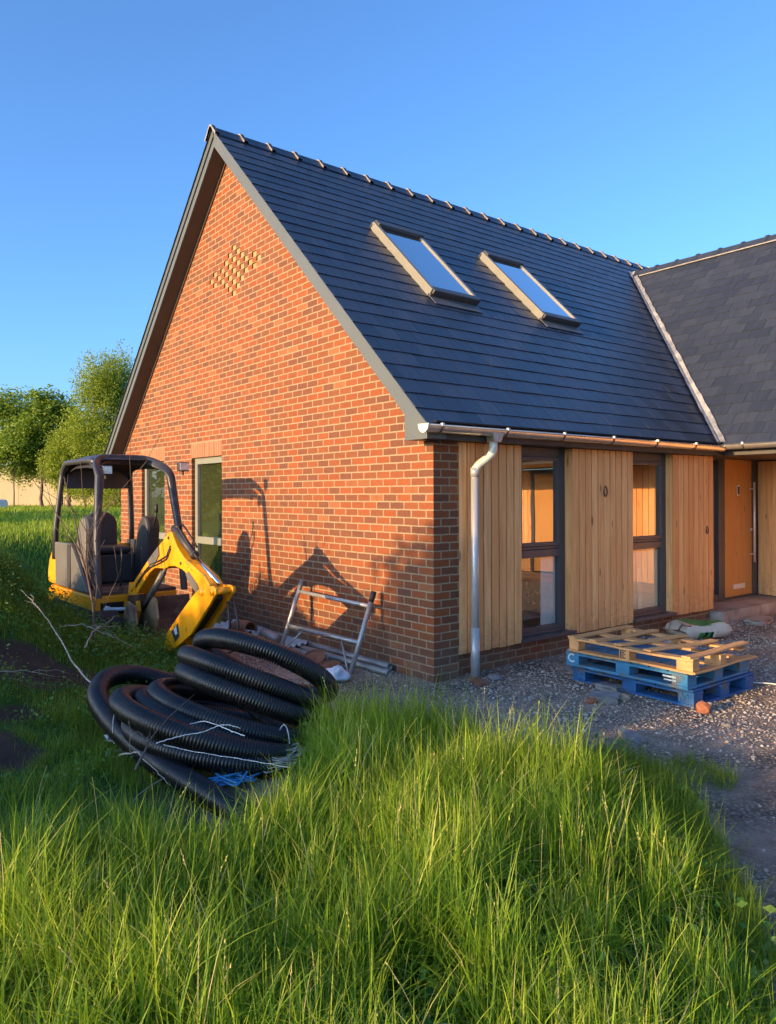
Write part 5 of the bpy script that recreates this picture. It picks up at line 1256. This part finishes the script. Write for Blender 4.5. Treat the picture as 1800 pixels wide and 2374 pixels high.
# ------------------------------------------------------------------ background
def tree(name, x_, y_, base_z, trunk_h, blobs, nleaf, size, mat, label, group, weep=0, trunk_r=.09, seed=1, lean=0):
    rg = np.random.default_rng(seed); t = thing(name, (x_, y_, base_z), label, 'tree', group)
    b = MB(); b.tube([(x_ + lean * k * .12 + rg.uniform(-.03, .03), y_ + rg.uniform(-.03, .03), base_z - .2 + trunk_h * k / 7) for k in range(8)], lambda i: trunk_r * (1 - .09 * i), 8)
    top = Vector((x_ + lean * .8, y_, base_z + trunk_h * .75))
    for (bx, by, bz, rx, ry, rz) in blobs:
        e = Vector((x_ + bx, y_ + by, base_z + bz)); s0 = Vector((x_, y_, base_z + trunk_h * rg.uniform(.45, .95)))
        b.tube([s0.lerp(e, k / 5) + Vector(rg.uniform(-.05, .05, 3)) + Vector((0, 0, .12 * math.sin(math.pi * k / 5))) for k in range(6)], lambda i: max(.008, trunk_r * .45 * (1 - .17 * i)), 6)
    b.build('trunk', M['bark'], t, True)
    wts = np.array([q[3] * q[4] * q[5] for q in blobs]) ** .8; wts /= wts.sum(); C = []
    for q, w_ in zip(blobs, wts):
        n = int(nleaf * w_); ncl = max(8, n // 26)
        u = rg.normal(0, 1, (ncl, 3)); u /= np.linalg.norm(u, axis=1)[:, None]; u *= (rg.random(ncl) ** .42)[:, None] * rg.uniform(.75, 1.12, ncl)[:, None]
        cc = u * np.array(q[3:6]) + np.array([x_ + q[0], y_ + q[1], base_z + q[2]])
        pk = rg.integers(0, ncl, n)
        off = rg.normal(0, 1, (n, 3)) * np.array([.16, .16, .16]) * (q[3] / 1.2) ** .5
        if weep: off[:, :2] *= .45; off[:, 2] = -rg.random(n) * weep * (q[5] ** .5)
        C.append(cc[pk] + off)
    C = np.concatenate(C); m = len(C)
    V, F, r_ = leaves_mesh(C, rg.uniform(.6, 1.3, m) * size, np.clip(.45 + rg.normal(0, .22, m), 0, 1), nrm=(rg.uniform(-1.3, -.2, m) if weep else None))
    o = fastmesh('crown', V, F, r_, mat, 4); o.parent = t; o.matrix_parent_inverse = Matrix.Translation(-t.location)
    return t
G = 'trees beyond the lawn'
zt = lambda x_, y_: float(gz(x_, y_))
tree('birch_tree', 5.25, 25.6, zt(5.25, 25.6), 4.6, [(-.25, 0, 5.5, 1.1, 1.0, 1.15), (.6, 0, 5.8, 1.0, 1.0, 1.15), (.2, .2, 5.0, 1.5, 1.1, 1.2), (-.75, .1, 3.6, 1.0, .95, 1.35), (.3, -.2, 3.3, 1.4, 1.1, 1.6), (1.1, 0, 3.6, 1.0, .9, 1.5), (-.2, -.3, 1.7, 1.5, 1.0, 1.1), (.9, -.2, 1.6, 1.2, .9, 1.0)], 62000, .050, M['birch'], 'tall weeping birch with fine hanging foliage left of the gable', G, weep=.75, seed=11)
tree('birch_tree', 4.15, 26.6, zt(4.15, 26.6), 2.6, [(0, 0, 2.7, .95, .9, 1.0), (.3, -.2, 1.6, .95, .8, .9), (-.5, 0, 2.1, .7, .7, .8)], 20000, .052, M['birch'], 'lower weeping birch growing in front of the taller one', G, weep=.6, seed=12)
tree('broadleaf_tree', 4.9, 30.5, zt(4.9, 30.5), 2.2, [(-.6, 0, 2.6, 1.5, 1.1, 1.3), (.6, 0, 3.0, 1.4, 1.1, 1.4), (-1.4, 0, 1.9, 1.0, .9, .9), (0, 0, 4.0, 1.0, .9, .9)], 22000, .075, M['oakleaf'], 'rounded leafy tree filling the gap behind the birches', G, seed=18, trunk_r=.07)
tree('broadleaf_tree', 3.60, 28.6, zt(3.6, 28.6), 2.4, [(-.2, 0, 3.7, 1.0, .9, .8), (.65, 0, 4.2, .9, .8, .8), (-.9, 0, 2.7, .9, .8, .7), (.4, 0, 2.6, 1.0, .8, .8), (.0, 0, 4.7, .6, .6, .5)], 15000, .078, M['oakleaf'], 'young broadleaf tree with dark straight trunk before the sandy wall', G, seed=13, trunk_r=.085)
tree('broadleaf_tree', 2.75, 29.6, zt(2.75, 29.6), 2.2, [(-.2, 0, 4.2, 1.0, .8, .9), (.3, 0, 3.1, 1.1, .9, .9), (-.5, 0, 2.4, .9, .8, .8)], 14000, .078, M['oakleaf'], 'slim broadleaf tree with a bent thin stem, leftmost of the background trees', G, seed=14, trunk_r=.035)
tree('hawthorn_bush', 5.9, 24.3, zt(5.9, 24.3), .9, [(0, 0, .9, 1.0, .8, .8), (.7, .1, 1.2, .8, .7, .9), (-.7, 0, .6, .7, .6, .6)], 9000, .05, M['birch'], 'low bushy growth at the foot of the weeping birches', G, seed=19, trunk_r=.04)
tree('broadleaf_tree', 4.3, 27.2, zt(4.3, 27.2), 1.5, [(0, 0, 1.5, .6, .5, .5), (.3, 0, 1.0, .5, .5, .4)], 1800, .07, M['oakleaf'], 'small dark leaved young tree between birch and straight trunk', G, seed=15, trunk_r=.04)
# off to the left of the view: the bushy tree whose shade lies on mound, gravel and wall
tree('bushy_tree', -14.0, .65, zt(-14, .65), 2.0, [(0, -.35, 2.55, 1.1, .9, 1.3), (.3, -1.0, 2.3, 1.0, .9, 1.2), (-.3, .75, 1.9, 1.0, .9, 1.2), (0, -.3, 1.6, 1.1, 1.3, 1.1), (0, .2, .8, 1.0, 1.1, .9), (0, -1.2, .8, 1.0, 1.1, .9)], 80000, .12, M['oakleaf'], 'dense bushy tree standing out of sight to the left of the mound', 'trees beyond the lawn', seed=16, trunk_r=.12)
for k, (tx, ty) in enumerate([(-6.2, 17.5), (-9.8, 20.5)]):
    tree('broadleaf_tree', tx, ty, zt(tx, ty), 1.6, [(-.3, 0, 2.2, 1.4, 1.1, .9), (1.0, 0, 1.8, 1.4, 1.1, .9), (-1.3, 0, 1.5, 1.3, 1.1, .9), (.2, 0, .9, 2.0, 1.2, .8)], 6000, .13, M['oakleaf'], ['round bushy tree out of view, mirrored in the gable windows', 'second hedgerow tree out of view beyond the round bushy one'][k], 'trees beyond the lawn', seed=40 + k)
wl = MB(); wl.bar((-6, 41.5, 1.9), (8.0, 30.5, 1.9), .25, 2.3); wl.bar((-6, 41.5, 3.08), (8.0, 30.5, 3.08), .32, .06)
for t in np.linspace(.05, .95, 12):
    c = Vector((-6, 41.5, 1.9)).lerp(Vector((8.0, 30.5, 1.9)), t) + Vector((-.62, -.78, 0)) * .128; wl.bar(c + Vector((0, 0, -1.1)), c + Vector((0, 0, 1.14)), .03, .01, (.62, .78, 0))
tag(wl.build('boundary_wall', M['render_wall'], None), 'sandy rendered boundary wall behind the trees', 'wall')
hb = MB(); hb.prism([(1.55, zt(2, 27.6) - .1), (2.1, zt(2, 27.6) - .1), (2.13, zt(2, 27.6) + .35), (2.06, zt(2, 27.6) + .46), (1.55, zt(2, 27.6) + .48)], 'y', 27.6, 28.4); tag(hb.build('plastic_tank', M['white_cloth'], None, bevel=.05), 'pale grey plastic tank at the left edge before the wall', 'tank')
sx_, sy_ = 1.02, 16.1
b = MB(); b.tube([(-.55, 16.4, zt(-.55, 16.4) - .1), (-.53, 16.4, zt(-.55, 16.4) + .42)], .022, 8); tag(b.build('stake', M['post'], None, True), 'short pale wooden stake standing in the lawn', 'stake')
rock('clay_lump', -1.95, 9.1, .17, .13, .11, M['stone_warm'], 'brown muddy boulder on the lawn left of the digger', 'boulder', seed=31)
